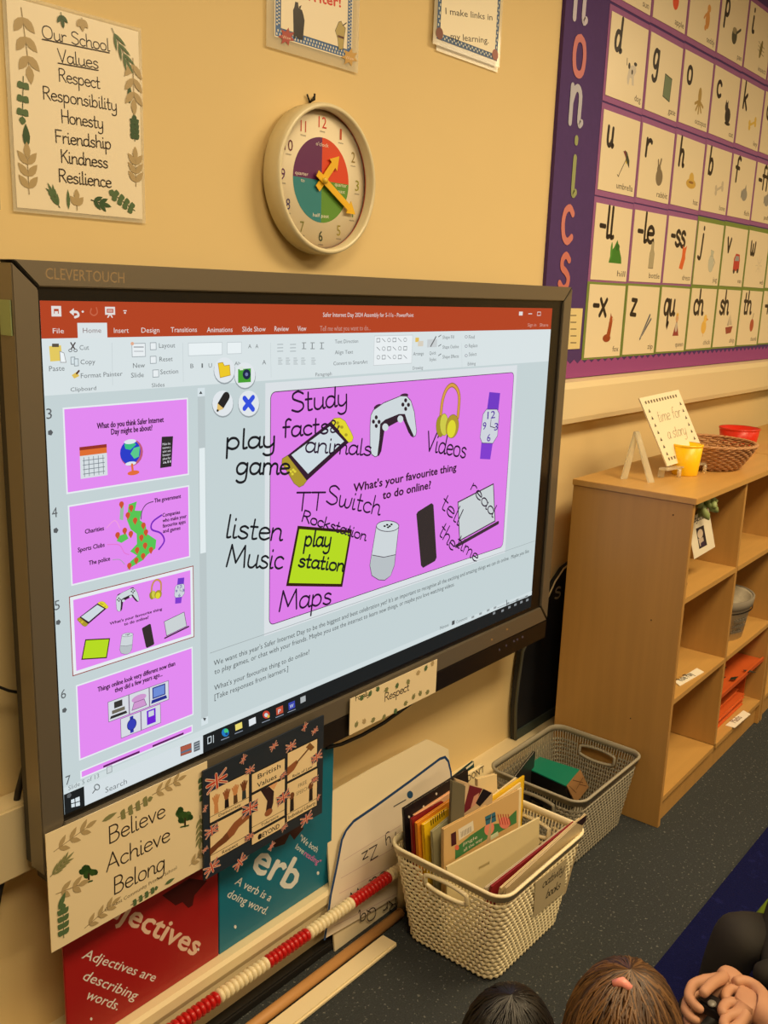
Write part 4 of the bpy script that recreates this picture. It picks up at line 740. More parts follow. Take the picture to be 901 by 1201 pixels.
def icon(c, w):
    P, E, L = c.poly, c.ell, c.line
    if w == 'dog': P([(.2, .75), (.3, .4), (.5, .3), (.8, .25), (.85, .45), (.7, .6), (.75, .9), (.6, .9), (.55, .7), (.4, .7), (.35, .95), (.25, .9)], (206, 200, 190)); E((.3, .35), .08, .1, (40, 36, 36)); E((.75, .22), .12, .06, (40, 36, 36)); E((.55, .5), .06, .08, (50, 44, 44)); L([(.1, .15), (.12, .35)], .003, (50, 46, 46))
    elif w == 'gate': P([(.2, .1), (.8, .18), (.75, .95), (.15, .85)], (110, 130, 104), (50, 60, 50), .003)
    elif w == 'octopus': E((.5, .3), .16, .28, (172, 146, 84)); [L([(.5, .5), (.5 + .4 * math.cos(a), .6 + .35 * math.sin(a))], .009, (172, 146, 84)) for a in (.2, .9, 1.6, 2.3, 3)]
    elif w == 'cat': E((.55, .6), .3, .3, (48, 46, 48)); E((.35, .3), .18, .18, (60, 56, 58)); P([(.2, .2), (.24, .02), (.34, .15)], (60, 56, 58)); P([(.38, .15), (.48, .02), (.5, .2)], (60, 56, 58)); E((.6, .9), .3, .07, (40, 38, 38))
    elif w in ('key', 'bone'): k = (222, 190, 90) if w == 'key' else (200, 190, 170); L([(.2, .6), (.8, .4)], .009, k); [E((x, y), .12, .12, k) for x, y in ((.15, .52), (.18, .7), (.82, .3), (.85, .48))]
    elif w == 'umbrella': P([(.5, .05), (.7, .1), (.92, .35), (.95, .6), (.75, .45), (.62, .3)], (60, 66, 56)); P([(.4, .1), (.6, .08), (.66, .32)], (120, 50, 60)); P([(.6, .3), (.75, .45), (.68, .5)], (214, 190, 60)); L([(.66, .35), (.25, .85), (.2, .95), (.1, .9)], .003, (80, 70, 60))
    elif w == 'rabbit': E((.5, .65), .3, .3, (128, 116, 96)); E((.42, .38), .16, .17, (128, 116, 96)); L([(.45, .3), (.55, .03)], .01, (128, 116, 96)); L([(.35, .3), (.3, .08)], .008, (120, 108, 90))
    elif w == 'hat': E((.5, .6), .48, .18, (206, 170, 80)); E((.5, .42), .24, .24, (214, 180, 92)); E((.5, .55), .24, .05, (150, 110, 60))
    elif w in ('fish', 'puffin'): E((.5, .5), .35, .26, (150, 150, 146)); P([(.1, .3), (.3, .5), (.1, .7)], (140, 140, 136)); P([(.5, .25), (.6, .05), (.7, .3)], (140, 140, 136))
    elif w == 'hill': P([(0, .9), (.15, .5), (.35, .35), (.55, .1), (.75, .4), (.95, .7), (1, .9)], (60, 130, 46)); E((.15, .5), .08, .3, (80, 150, 60)); E((.6, .35), .16, .12, (40, 110, 40))
    elif w == 'bottle': P([(.42, .02), (.6, .02), (.62, .3), (.72, .45), (.7, .98), (.3, .98), (.32, .45), (.4, .3)], (176, 168, 140), (120, 110, 90), .002)
    elif w == 'dress': P([(.35, .0), (.5, .12), (.75, .0), (.66, .35), (.7, .5), (.5, .95), (.15, .9), (.35, .45)], (222, 106, 54))
    elif w == 'jug': E((.5, .6), .3, .36, (196, 200, 186), out=(150, 156, 146)); P([(.35, .05), (.7, .1), (.62, .3), (.4, .3)], (190, 196, 182), (140, 146, 136)); L([(.75, .4), (.92, .55), (.75, .75)], .003, (150, 156, 146))
    elif w == 'van': P([(.15, .3), (.35, .08), (.8, .1), (.9, .35), (.9, .8), (.15, .85)], (190, 60, 56)); P([(.35, .18), (.75, .18), (.8, .38), (.25, .4)], (150, 160, 166)); E((.3, .85), .12, .1, (50, 46, 46)); E((.75, .82), .12, .1, (50, 46, 46))
    elif w == 'web': [L([(.5, .5), (.5 + .45 * math.cos(a), .5 + .45 * math.sin(a))], .0012, (180, 176, 160)) for a in [k * PI / 4 for k in range(8)]]; [E((.5, .5), r, r, (232, 220, 190), out=(190, 184, 166)) for r in (.15,)]
    elif w == 'fox': E((.35, .85), .3, .14, (150, 66, 30)); P([(.45, .25), (.7, .3), (.6, .8), (.3, .8), (.4, .5)], (160, 74, 34)); E((.6, .2), .14, .12, (170, 80, 36)); P([(.5, .12), (.52, -.05), (.62, .1)], (160, 74, 34)); P([(.66, .12), (.86, .2), (.7, .26)], (226, 206, 180))
    elif w == 'zip': L([(.85, .05), (.15, .95)], .008, (80, 90, 110)); L([(.98, .2), (.3, .8)], .008, (90, 96, 116)); L([(.9, .1), (.2, .9)], .002, (200, 196, 180))
    elif w == 'queen': P([(.5, .2), (.8, .9), (.2, .9)], (150, 60, 60)); E((.5, .2), .14, .14, (214, 170, 130)); P([(.38, .1), (.42, -.05), (.5, .05), (.58, -.05), (.62, .1)], (222, 180, 60)); E((.5, .55), .12, .2, (196, 190, 180))
    elif w == 'chick': E((.45, .6), .28, .28, (232, 190, 90)); E((.55, .25), .18, .18, (236, 198, 100)); P([(.72, .22), (.9, .28), (.72, .32)], (220, 130, 50)); L([(.45, .85), (.45, 1)], .002, (200, 120, 50))
    elif w == 'ship': P([(.05, .65), (.95, .6), (.8, .9), (.2, .95)], (150, 70, 60)); P([(.5, .05), (.85, .55), (.5, .55)], (200, 190, 170)); P([(.45, .1), (.2, .58), (.45, .58)], (186, 176, 160))
    elif w in ('thumb', 'apple'): E((.5, .6), .26, .3, (176, 84, 60) if w == 'thumb' else (222, 84, 50)); L([(.5, .3), (.6, .05)], .004, (90, 70, 40))
    elif w == 'teddy': E((.5, .6), .2, .32, (206, 146, 76)); E((.55, .2), .16, .14, (214, 156, 86)); E((.35, .9), .1, .1, (206, 146, 76)); L([(.3, .45), (.15, .6)], .008, (206, 146, 76))
    elif w == 'pan': E((.35, .6), .28, .3, (70, 72, 60)); E((.35, .4), .24, .12, (150, 140, 110)); L([(.55, .45), (.95, .25)], .009, (60, 62, 52))
    elif w == 'insect': E((.5, .5), .14, .38, (130, 120, 70), rot=.3); [L([(.5, y), (.15, y - .1)], .002, (90, 84, 50)) for y in (.35, .5, .65)]; [L([(.5, y), (.9, y + .05)], .002, (90, 84, 50)) for y in (.35, .5, .65)]
    elif w == 'sun': E((.5, .5), .3, .3, (236, 190, 60))
    else: P([(.2, .9), (.3, .2), (.7, .15), (.8, .85)], (170, 150, 110)); E((.5, .3), .2, .18, (190, 170, 120))
rows = [(2.465, [('s', 'sun'), ('a', 'apple'), ('t', 'teddy'), ('p', 'pan'), ('i', 'insect'), ('n', 'net'), ('m', 'moon')], 'M' * 7),
        (2.213, [('d', 'dog'), ('g', 'gate'), ('o', 'octopus'), ('c', 'cat'), ('k', 'key'), ('ck', 'duck'), ('e', 'egg')], 'M' * 7),
        (1.963, [('u', 'umbrella'), ('r', 'rabbit'), ('h', 'hat'), ('b', 'bone'), ('f', 'fish'), ('-ff', 'puffin'), ('l', 'leg')], 'M' * 7),
        (1.714, [('-ll', 'hill'), ('-le', 'bottle'), ('-ss', 'dress'), ('j', 'jug'), ('v', 'van'), ('w', 'web'), ('y', 'yak')], 'MMMGGGG'),
        (1.488, [('-x', 'fox'), ('z', 'zip'), ('qu', 'queen'), ('ch', 'chick'), ('sh', 'ship'), ('th', 'thumb'), ('-ng', 'ring')], 'GGGGGGG')]
for r, (zt, cards, bc) in enumerate(rows):
    for k, (ltr, word) in enumerate(cards):
        x0 = 2.553 + k * .2535; z1 = zt + .002 * k; hh = .213
        t = thing('phonics_card', 'white letter card showing %s and the word %s' % (ltr, word), 'letter card', (x0 + .12, 1.338, z1 - hh), 0, 'letter cards on the display board')
        B = MAUVE if bc[k] == 'M' else GREENB
        q = MB(); q.box((x0 - .012, 1.3378, z1 - hh - (.016 if r < 3 else .006)), (x0 + .2435, 1.3388, z1 + (.016 if r < 4 and not (r == 3 and False) else .007)), B); q.build('card_border', t, True)
        tw = random.uniform(-.004, .004)
        q = MB(); q.slab([(x0, 1.3362, z1), (x0 + .234, 1.3362, z1 + tw * .4), (x0 + .234, 1.3362, z1 - hh + tw * .4), (x0, 1.3362, z1 - hh)], (0, .0012, 0), mat((236, 224, 194), .3)); q.build('card_face', t, True)
        c = Canvas((x0, 1.3361, z1), (1, 0, 0), (0, 0, 1), rough=.35); c.T = c.uv
        n = len(ltr); lw = {1: .036, 2: .085, 3: .115}[n] * (1.35 if ltr[0] in 'mw' else 1); lw = .02 if ltr in ('i', 'j') else lw
        if ltr == '-ll': lw = .085
        c.hw(ltr, (.03, -.088), (.03 + lw, -.09), .084, .0135, (34, 28, 30)); c.flush('printed_letter', t)
        c.T = lambda p: (.105 + p[0] * .085, -.085 - p[1] * .085); icon(c, word); c.flush('printed_picture', t)
        c.T = c.uv; wl = .0135 * len(word); c.text(word, (.222 - wl, -hh + .014), (.222, -hh + .014), .018, (70, 60, 56)); c.flush('caption', t)

# ------------------------------------------------------------------ bookshelf
sx, sy, sr = 2.362, .888, math.radians(1.2)
D, Wd, Hh, tk = .345, .905, .953, .017
def make_shelf(lab, dx):
    return thing('bookshelf', lab, 'bookshelf', (sx + dx * math.cos(sr), sy + dx * math.sin(sr), 0), sr)
SH = make_shelf('low beech bookshelf with open compartments against the wall on the right', 0)
def sb(name, a, b2, m=BEECH, par=SH, lab=None): return box(name, a, b2, m, par, False, .0012, lab)
sb('side_panel', (0, 0, 0), (tk, D, Hh - tk)); sb('side_panel', (Wd - tk, 0, 0), (Wd, D, Hh - tk)); sb('divider', (.427, .002, .091), (.427 + tk, D - .006, Hh - tk))
sb('top_panel', (-.004, -.008, Hh - tk + .0003), (Wd + .004, D + .002, Hh), BEECHH)
sb('back_panel', (tk, D - .006, .02), (Wd - tk, D, Hh - tk), BEECH)
sb('plinth', (tk, .012, 0), (Wd - tk, .027, .072))
for x0, x1 in ((tk, .427), (.427 + tk, Wd - tk)):
    for z in (.074, .368, .659): sb('shelf', (x0, .001, z), (x1, D - .006, z + .017), BEECHH)
S2 = make_shelf('second beech bookshelf, only its top showing at the right edge', .918)
for ch in list(SH.children):
    cc_ = ch.copy(); COL.objects.link(cc_); cc_.parent = S2
q = MB()
for k in range(3): q.tube([(.0, .05 + k * .03, .9 - k * .3), (-.0012, .052 + k * .03, .9 - k * .3)], .0018, DARK, 8)
q.build('screw_cap', SH, False)
def shw(x, y, z): # shelf-local to world
    return Vector((sx + x * math.cos(sr) - y * math.sin(sr), sy + x * math.sin(sr) + y * math.cos(sr), z))
TOP = .9532
# yellow cup
def cup(name, lab, cat, loc, r0, r1, h, col, n=40):
    t = thing(name, lab, cat, loc); q = MB(); q.lathe([(0, 0), (r0, 0), (r0 + .001, .002), (r1, h), (r1 - .0025, h), (r0 - .002, .004), (0, .004)], (0, 0, 0), mat(col, .35, spec=.4), n); q.build('cup_body', t)
    q = MB(); q.lathe([(r1 - .001, h - .006), (r1 + .0012, h - .004), (r1 + .0012, h), (r1 - .002, h + .001)], (0, 0, 0), mat(col, .3), n); q.build('rim', t)
cup('plastic_cup', 'yellow plastic cup standing on the bookshelf in front of the wicker basket', 'cup', (2.678, 1.045, TOP), .036, .045, .09, (250, 200, 20))
cup('plastic_cup', 'red plastic tub on the bookshelf behind the wicker basket', 'tub', (3.42, 1.15, TOP), .06, .07, .06, (214, 46, 26))
# wicker basket
wb = thing('wicker_basket', 'shallow round brown wicker basket on top of the bookshelf', 'basket', (2.868, 1.052, TOP))
wb.scale = (1.34, 1.34, 1.0)
WK = mat((184, 136, 92), .6, noise=.35, scale=90)
q = MB(); n = 96
for j in range(11):
    z = .004 + j * .0066; r = .066 + .034 * (j / 10) ** .8; pts = []
    for k in range(n + 1):
        t_ = 2 * PI * k / n; rr = r + .0028 * math.cos(k * PI / 2 + j * PI); pts.append((rr * math.cos(t_), rr * math.sin(t_), z))
    q.tube(pts, .0034, WK, 5, False)
q.build('woven_side', wb, kind='stuff')
q = MB()
for k in range(24): t_ = 2 * PI * (k + .5) / 24; q.tube([(.064 * math.cos(t_), .064 * math.sin(t_), .002), (.085 * math.cos(t_), .085 * math.sin(t_), .036), (.1 * math.cos(t_), .1 * math.sin(t_), .074)], .0022, WK, 5)
q.build('upright_stakes', wb, kind='stuff')
q = MB()
for ph in (0, 2.1, 4.2):
    q.tube([((.102 + .003 * math.cos(k * .9 + ph)) * math.cos(2 * PI * k / 90), (.102 + .003 * math.cos(k * .9 + ph)) * math.sin(2 * PI * k / 90), .077 + .003 * math.sin(k * .9 + ph)) for k in range(91)], .003, WK, 5, False)
q.build('braided_rim', wb)
q = MB(); q.lathe([(0, .001), (.066, .001), (.066, .006), (0, .006)], (0, 0, 0), WK, 32); q.build('base', wb)
# story sign on a clear stand
p = at(783, 547, 1.06); a = at(750, 467, 1.14); b = at(796, 457, 1.11)
U = (b - a).normalized(); Vv = (a - p); Vv -= U * Vv.dot(U) * .3; 
t = thing('story_sign', 'cream letter-bordered sign reading time for a story, leaning on a clear stand', 'sign', tuple(p))
N = U.cross(Vv).normalized()
if N.y > 0: N = -N
Wf = (b - a).length; q = MB(); q.slab([p, p + U * Wf, p + U * Wf + (a - p), a], -N * .004, mat((240, 230, 200), .4)); q.build('board', t, True)
c = Canvas(p + N * .0003, U, Vv - U * Vv.dot(U)); W0 = Wf; H0 = c.V.dot(a - p); sk = U.dot(a - p) / H0
c.T = lambda pp: (pp[0] * W0 + pp[1] * H0 * sk, pp[1] * H0)
def tfx(st, x0_, x1_, y_, h_, wd, col):
    c.hw(st, (x0_, y_), (x1_, y_), -h_, wd, col)
for k in range(12):
    for y_ in (.9, .07): c.poly([(.09 + k * .07, y_), (.12 + k * .07, y_), (.125 + k * .07, y_ + .045), (.085 + k * .07, y_ + .04)], (110, 100, 80))
for k in range(7):
    for x_ in (.08, .88): c.poly([(x_, .15 + k * .105), (x_ + .05, .15 + k * .105), (x_ + .03, .2 + k * .105)], (90, 84, 70))
c.flush('letter_border', t)
T = c.T
def st(s, u0, u1, v, h):
    A = T((u0, v)); B_ = T((u1, v)); c.T = c.uv; c.hw(s, A, B_, h, .0013, (140, 122, 96)); c.T = T
st('time for', .22, .8, .62, .034); st('a story', .28, .76, .36, .034); c.flush('lettering', t)
CL = mat((240, 232, 205), .1, trans=.55, spec=.5, alpha=.75)
es = thing('clear_stand', 'clear plastic display stand with splayed feet under the story sign', 'stand', (2.52, 1.09, TOP))
def foot(px_, name):
    P = [atz(*px_[0], TOP), atz(*px_[1], TOP)]
    return P
f1, f2, f3 = atz(736, 563, TOP), atz(765, 566, TOP), atz(776, 560, TOP); ap = at(748, 506, 1.13)
for s_, e_ in ((f1 + Vector((.004, .01, 0)), ap), (f2, ap), (f3, Vector(p) + Vector((-.005, .01, -.004)))):
    q = MB(); d = Vector((.010, -.004, 0)); up = Vector((0, .006, 0)); q.hexa([s_ - d, s_ + d, s_ + d + up, s_ - d + up, e_ - d * .8, e_ + d * .8, e_ + d * .8 + up, e_ - d * .8 + up], CL); q.build('stand_leg', es, True, .001)
q = MB(); q.hexa([Vector(p) + Vector((-.03, -.012, -.008)), Vector(p) + Vector((.2, -.05, -.008)), Vector(p) + Vector((.2, -.03, -.008)), Vector(p) + Vector((-.03, .012, -.008)), Vector(p) + Vector((-.03, -.012, -.003)), Vector(p) + Vector((.2, -.05, -.003)), Vector(p) + Vector((.2, -.03, -.003)), Vector(p) + Vector((-.03, .012, -.003))], CL); q.build('ledge', es, True)
q = MB()
for xx in (.03, .17): q.tube([Vector((p.x + xx, p.y - .02 - xx * .15, TOP)), Vector((p.x + xx, p.y - .02 - xx * .15, p.z - .008))], .006, CL, 8)
q.build('ledge_post', es, True)
# plant pot with hanging card
pp = shw(.165, .035, Hh - tk)
t = thing('hanging_greenery', 'bunch of pale green artificial succulent leaves hanging inside the top left compartment', 'leaves', tuple(pp))
q = MB(); q.tube([(-.04, 0, -.003), (.05, .01, -.003)], .003, mat((90, 96, 60), .6), 6); q.build('stem', t)
for k in range(22):
    q = MB(); a_ = k * 2.4; L = .035 + .015 * (k % 3); el = -.3 - .9 * (k % 4) / 3; P0 = Vector((-.035 + .08 * (k / 22), .008 * math.sin(k), -.006 - .004 * (k % 3)))
    d = Vector((math.cos(a_) * math.cos(el), math.sin(a_) * math.cos(el), math.sin(el))); q.tube([P0, P0 + d * L * .4, P0 + d * L * .8, P0 + d * L], [.003, .009, .011, .002], mat((134, 150, 92), .5), 6); q.build('leaf', t)
pc = atz(802, 694, .6765); q = MB(); q.sph((pc.x + .02, pc.y + .02, .692), (.018, .02, .0158), mat((88, 54, 34), .8, noise=.3, scale=80), 12, 8); o = q.build('pine_cone'); props(o, 'small brown cone on the floor of the top left compartment', 'cone')
def quadsheet(name, lab, cat, P, th, col, par=None):
    P = [Vector(p_) for p_ in P]; P[2] = P[1] + (P[3] - P[0]); n_ = (P[1] - P[0]).cross(P[3] - P[0]).normalized()
    if n_.dot(EYE - P[0]) < 0: n_ = -n_
    t = thing(name, lab, cat, tuple(P[0])); q = MB(); q.slab(P, -n_ * th, mat(col, .45)); q.build('card_sheet', t, True, .0003)
    return t, Canvas(P[0] + n_ * .0002, P[1] - P[0], (P[3] - P[0]) - (P[1] - P[0]).normalized() * (P[3] - P[0]).dot((P[1] - P[0]).normalized()))
yq = .93
P = [at(814.5, 656, yq), at(839, 641.5, yq - .005), at(831.5, 596, yq + .002), at(810.5, 609, yq + .004)]
P[3] = P[0] + (P[2] - P[1]); CORD0 = P[3].lerp(P[2], .6)
t, c = quadsheet('photo_card', 'white tag card with a small dark portrait hanging below the green leaves', 'card', P, .001, (244, 236, 214))
c.poly([(816.5, 620), (825.5, 616), (829.5, 639), (820.5, 644)], (46, 36, 44)); c.ell((821.5, 626), 3.2, 5.5, (214, 196, 176), rot=.1); c.poly([(819, 632), (825, 630), (826.5, 639), (821.5, 641)], (196, 180, 164)); c.poly([(822, 637), (826, 634), (827.5, 639), (822.5, 642)], (60, 44, 70)); c.flush('portrait', t)
q = MB(); q.tube([CORD0, pp + Vector((.0, .0, -.02))], .0012, DARK, 5); q.build('hanging_thread', t, True)
c.hw('ruby', (812, 614), (818.5, 610.5), 7, .0022, (60, 52, 50)); c.hw('Board', (818.5, 611), (829.5, 606), 7, .0022, (60, 52, 50)); c.flush('lettering', t)
# labels on shelves
def flatlabel(lab, P, z, txt):
    P = [atz(x, y, z) for x, y in P]; t = thing('shelf_label', lab, 'label', tuple(P[0])); q = MB(); q.slab([p_ + Vector((0, 0, .0004)) for p_ in P], (0, 0, .0012), mat((244, 238, 220), .4)); q.build('card_strip', t, True)
    c = Canvas(P[0] + Vector((0, 0, .0018)), P[1] - P[0], (P[3] - P[0]) - (P[1] - P[0]).normalized() * (P[3] - P[0]).dot((P[1] - P[0]).normalized())); return t, c
t, c = flatlabel('white label strip lying in the empty middle left compartment', [(797.5, 805), (826, 788.5), (817.5, 784), (791.5, 800)], .3852, 'a')
c.text('Role Play', (800.5, 799), (814.5, 791), 3.5, (60, 56, 50), .02); c.flush('lettering', t)
t, c = flatlabel('pale label card on the bottom right shelf below the orange folders', [(862, 854), (880.5, 838), (872, 833.5), (851, 851)], .0912, 'a')
c.text('Maths', (863, 848), (871, 841.5), 3.2, (120, 90, 76), .02); c.flush('lettering', t)
# felt basket in middle right compartment
fb = shw(.427 + tk + .2, .1, .3852)
t = thing('felt_basket', 'grey felt basket with stitched words in the middle right compartment', 'basket', tuple(fb)); t.scale = (1.28, 1.15, .9)
q = MB(); FELT = mat((204, 194, 172), .9, noise=.12, scale=120, bump=.4); q.lathe([(0, 0), (.078, 0), (.096, .14), (.1, .145), (.097, .15), (.09, .145), (.074, .004), (0, .004)], (0, 0, 0), FELT, 40, sy=.82); q.build('basket_body', t)
q = MB(); q.lathe([(.0975, .118), (.1, .12), (.1035, .15), (.098, .153), (.095, .15)], (0, 0, 0), mat((128, 120, 106), .9), 40, sy=.82); q.build('folded_rim', t)
q = MB()
for k in range(60): a_ = -2.6 + k * .035; r_ = .099; q.box((r_ * math.cos(a_) - .001, r_ * .82 * math.sin(a_) - .001, .108), (r_ * math.cos(a_) + .001, r_ * .82 * math.sin(a_) + .001, .112), DARK)
for j in range(3):
    for k in range(9): a_ = -2.2 + k * .06; r_ = .0845 + .006 * j; q.box((r_ * math.cos(a_) - .0016, r_ * .82 * math.sin(a_) - .0016, .03 + .024 * j), (r_ * math.cos(a_) + .0016, r_ * .82 * math.sin(a_) + .0016, .038 + .024 * j + .004 * (k % 2)), mat((120, 112, 98), .8))
q.build('stitching', t, kind='stuff')
q = MB(); q.slab([(-.06, -.02, .1), (-.01, .0, .1), (-.02, .0, .175), (-.055, -.015, .165)], (.001, .002, 0), PAPER); o = q.build('paper_slip'); o.location = tuple(fb); props(o, 'cream paper slip poking out of the grey felt basket', 'paper')
# orange tray with dark leaves and orange folders in bottom right compartment
x0_, x1_ = .427 + tk + .003, Wd - tk - .003
ORG = mat((204, 92, 40), .4)
def tray(lab, z, tilt, xa, xb, ya, yb):
    t = thing('orange_folder', lab, 'folder', tuple(shw(xa, ya, z)), sr, 'orange folders on the bottom shelf'); q = MB(); q.hexa([(0, 0, 0), (xb - xa, 0, tilt), (xb - xa, yb - ya, tilt), (0, yb - ya, 0), (0, 0, .003), (xb - xa, 0, tilt + .003), (xb - xa, yb - ya, tilt + .003), (0, yb - ya, .003)], ORG); q.build('cover', t, False, .0008)
    q = MB(); q.hexa([(.01, .004, .003), (xb - xa - .008, .004, tilt + .003), (xb - xa - .008, yb - ya - .004, tilt + .003), (.01, yb - ya - .004, .003), (.01, .004, .011), (xb - xa - .008, .004, tilt + .011), (xb - xa - .008, yb - ya - .004, tilt + .011), (.01, yb - ya - .004, .011)], mat((244, 140, 70), .5)); q.build('paper_stack', t)
    q = MB(); q.hexa([(0, 0, .012), (xb - xa, 0, tilt + .012), (xb - xa, yb - ya, tilt + .012), (0, yb - ya, .012), (0, 0, .014), (xb - xa, 0, tilt + .014), (xb - xa, yb - ya, tilt + .014), (0, yb - ya, .014)], ORG); q.build('flap', t, False, .0006)
tray('lowest orange folder of the pile on the bottom right shelf', .092, 0, x0_ + .004, x0_ + .36, .035, .3)
tray('second orange folder up, slightly turned, on the bottom right shelf', .107, 0, x0_ + .012, x0_ + .33, .045, .31)
tray('third orange folder up in the bottom right shelf pile', .122, 0, x0_ + .002, x0_ + .35, .03, .3)
tray('top orange folder of the lower pile, bottom right shelf', .137, 0, x0_ + .008, x0_ + .34, .05, .3)
t = thing('orange_tray', 'orange tray holding dark green leaves, above the orange folders', 'tray', tuple(shw(x0_, .006, .238)), sr)
W_ = x1_ - x0_
q = MB(); q.box((0, 0, 0), (W_, .27, .006), ORG); q.build('tray_base', t, False, .001)
for nm, a_, b_ in (('tray_edge', (0, 0, .006), (W_, .006, .014)), ('tray_edge', (0, .264, .006), (W_, .27, .014))): q = MB(); q.box(a_, b_, ORG); q.build(nm, t)
for xx in (0, W_ - .012): q = MB(); q.box((xx, .05, -.146), (xx + .006, .2, 0), ORG); q.build('tray_support', t)
g_ = thing('leaf_garland', 'bunch of dark green artificial leaves lying in the orange tray', 'leaves', tuple(shw(x0_ + .17, .09, .2448)), sr)
r2 = random.Random(5)
for k in range(26):
    x_, y_ = r2.uniform(-.12, .12), r2.uniform(-.07, .1); a_ = r2.uniform(0, 6.3); L = r2.uniform(.035, .06); d = Vector((math.cos(a_), math.sin(a_), r2.uniform(0, .35))); n_ = Vector((-d.y, d.x, 0)).normalized(); P0 = Vector((x_, y_, .004 + .002 * (k % 6)))
    q = MB(); q.slab([P0, P0 + d * L * .4 + n_ * L * .25, P0 + d * L, P0 + d * L * .4 - n_ * L * .25], (0, 0, .0012), mat(r2.choice([(36, 44, 30), (24, 28, 24), (60, 64, 54)]), .5)); q.build('leaf', g_)

# ------------------------------------------------------------------ plastic woven baskets
def rr_path(x0, x1, y0, y1, r, n_arc=6, step=.0045):
    pts = []
    cs = [((x1 - r, y0 + r), -90), ((x1 - r, y1 - r), 0), ((x0 + r, y1 - r), 90), ((x0 + r, y0 + r), 180)]
    seq = []
    for (cx, cy), a0 in cs:
        for k in range(n_arc + 1): a = math.radians(a0 + 90 * k / n_arc); seq.append((cx + r * math.cos(a), cy + r * math.sin(a)))
    seq.append(seq[0]); d = [0]
    for a, b in zip(seq, seq[1:]): d.append(d[-1] + math.hypot(b[0] - a[0], b[1] - a[1]))
    return seq, d
def resample(seq, d, n):
    out = []; j = 0
    for k in range(n):
        s = d[-1] * k / n
        while d[j + 1] < s: j += 1
        t = (s - d[j]) / (d[j + 1] - d[j] + 1e-9); a, b = seq[j], seq[j + 1]; L = math.hypot(b[0] - a[0], b[1] - a[1]) + 1e-9
        out.append((a[0] + (b[0] - a[0]) * t, a[1] + (b[1] - a[1]) * t, (b[1] - a[1]) / L, -(b[0] - a[0]) / L))
    return out
def plastic_basket(name, lab, X0, X1, Y0, Y1, H, tap, col, handles):
    t = thing(name, lab, 'basket', ((X0 + X1) / 2, (Y0 + Y1) / 2, 0)); M = mat(col, .4, spec=.4)
    def ring(z, off=0):
        k = tap * (1 - z / H) - off; return X0 + k, X1 - k, Y0 + k, Y1 - k
    def inslot(x, y, z):
        for (hx, hy) in handles:
            if abs(z - (H - .05)) < .02 and math.hypot(x - hx, y - hy) < .062: return True
        return False
    nrib = 72; nr = int((H - .03) / .0118); q = MB()
    for j in range(nr):
        z = .012 + j * .0118; a = ring(z); seq, d = rr_path(*a, .035); n = nrib * 6; P = resample(seq, d, n); vs = []; ok = []
        for k, (x, y, nx, ny) in enumerate(P):
            w_ = math.cos(k * PI / 3 + j * PI); o_ = .0014 * w_; hh = .0056 * (.74 + .26 * w_); ok.append(not inslot(x, y, z))
            for dz, dn in ((-hh, 0), (-hh * .6, .0014), (hh * .6, .0014), (hh, 0), (hh * .3, -.0012), (-hh * .3, -.0012)):
                vs.append((x + nx * (o_ + dn), y + ny * (o_ + dn), z + dz))
        fs = []
        for k in range(n):
            k2 = (k + 1) % n
            if ok[k] and ok[k2]:
                for e in range(6): fs.append((k * 6 + e, k2 * 6 + e, k2 * 6 + (e + 1) % 6, k * 6 + (e + 1) % 6))
        q.add([(x - (X0 + X1) / 2, y - (Y0 + Y1) / 2, z) for x, y, z in vs], fs, M, True)
    q.build('woven_wall', t, kind='stuff')
    q = MB(); a0 = ring(.01, -.0008); a1 = ring(H, -.0008)
    s0, d0 = rr_path(*a0, .035); s1, d1 = rr_path(*a1, .035); P0 = resample(s0, d0, nrib * 2); P1 = resample(s1, d1, nrib * 2); c9 = .0022
    for k in range(0, nrib * 2):
        a, b = P0[k], P1[k]
        for za, zb in ((.008, H - .07), (H - .03, H - .012)) if inslot(b[0], b[1], H - .05) else ((.008, H - .012),):
            A = Vector((a[0], a[1], .01)).lerp(Vector((b[0], b[1], H)), (za - .01) / (H - .01)); B = Vector((a[0], a[1], .01)).lerp(Vector((b[0], b[1], H)), (zb - .01) / (H - .01)); c0 = Vector(((X0 + X1) / 2, (Y0 + Y1) / 2, 0)) + Vector((a[2], a[3], 0)) * c9
            q.tube([A - c0, B - c0], .0018, M, 4, False)
    q.build('vertical_ribs', t, kind='stuff')
    q = MB(); seq, d = rr_path(*ring(H, .003), .038); P = resample(seq, d, 140); n = 140; vs = []
    prof = [(-.004, -.017), (-.001, -.017), (.0, -.004), (.004, -.003), (.004, .001), (0, .003), (-.004, .001)]
    for x, y, nx, ny in P:
        for dn, dz in prof: vs.append((x + nx * dn - (X0 + X1) / 2, y + ny * dn - (Y0 + Y1) / 2, H + dz))
    m_ = len(prof); q.add(vs, [(k * m_ + e, ((k + 1) % n) * m_ + e, ((k + 1) % n) * m_ + (e + 1) % m_, k * m_ + (e + 1) % m_) for k in range(n) for e in range(m_)], M, True); q.build('rim', t)
    for hx, hy in handles:
        q = MB(); pts = []
        for k in range(33):
            a = 2 * PI * k / 32; s_ = .055 * max(-1, min(1, 1.25 * math.cos(a))); zz = H - .05 + .019 * math.sin(a)
            k_ = tap * (1 - zz / H); sgn = 1 if hx < (X0 + X1) / 2 else -1
            pts.append((hx + sgn * k_ - (X0 + X1) / 2, hy + s_ - (Y0 + Y1) / 2, zz))
        q.tube(pts, .005, M, 6, False); q.build('handle_rim', t)
    q = MB(); a = ring(.006); q.box((a[0] + .01 - (X0 + X1) / 2, a[2] + .01 - (Y0 + Y1) / 2, .001), (a[1] - .01 - (X0 + X1) / 2, a[3] - .01 - (Y0 + Y1) / 2, .009), M); q.build('base', t, False, .003)
    return t
CB = (1.49, 1.848, .862, 1.165, .245)
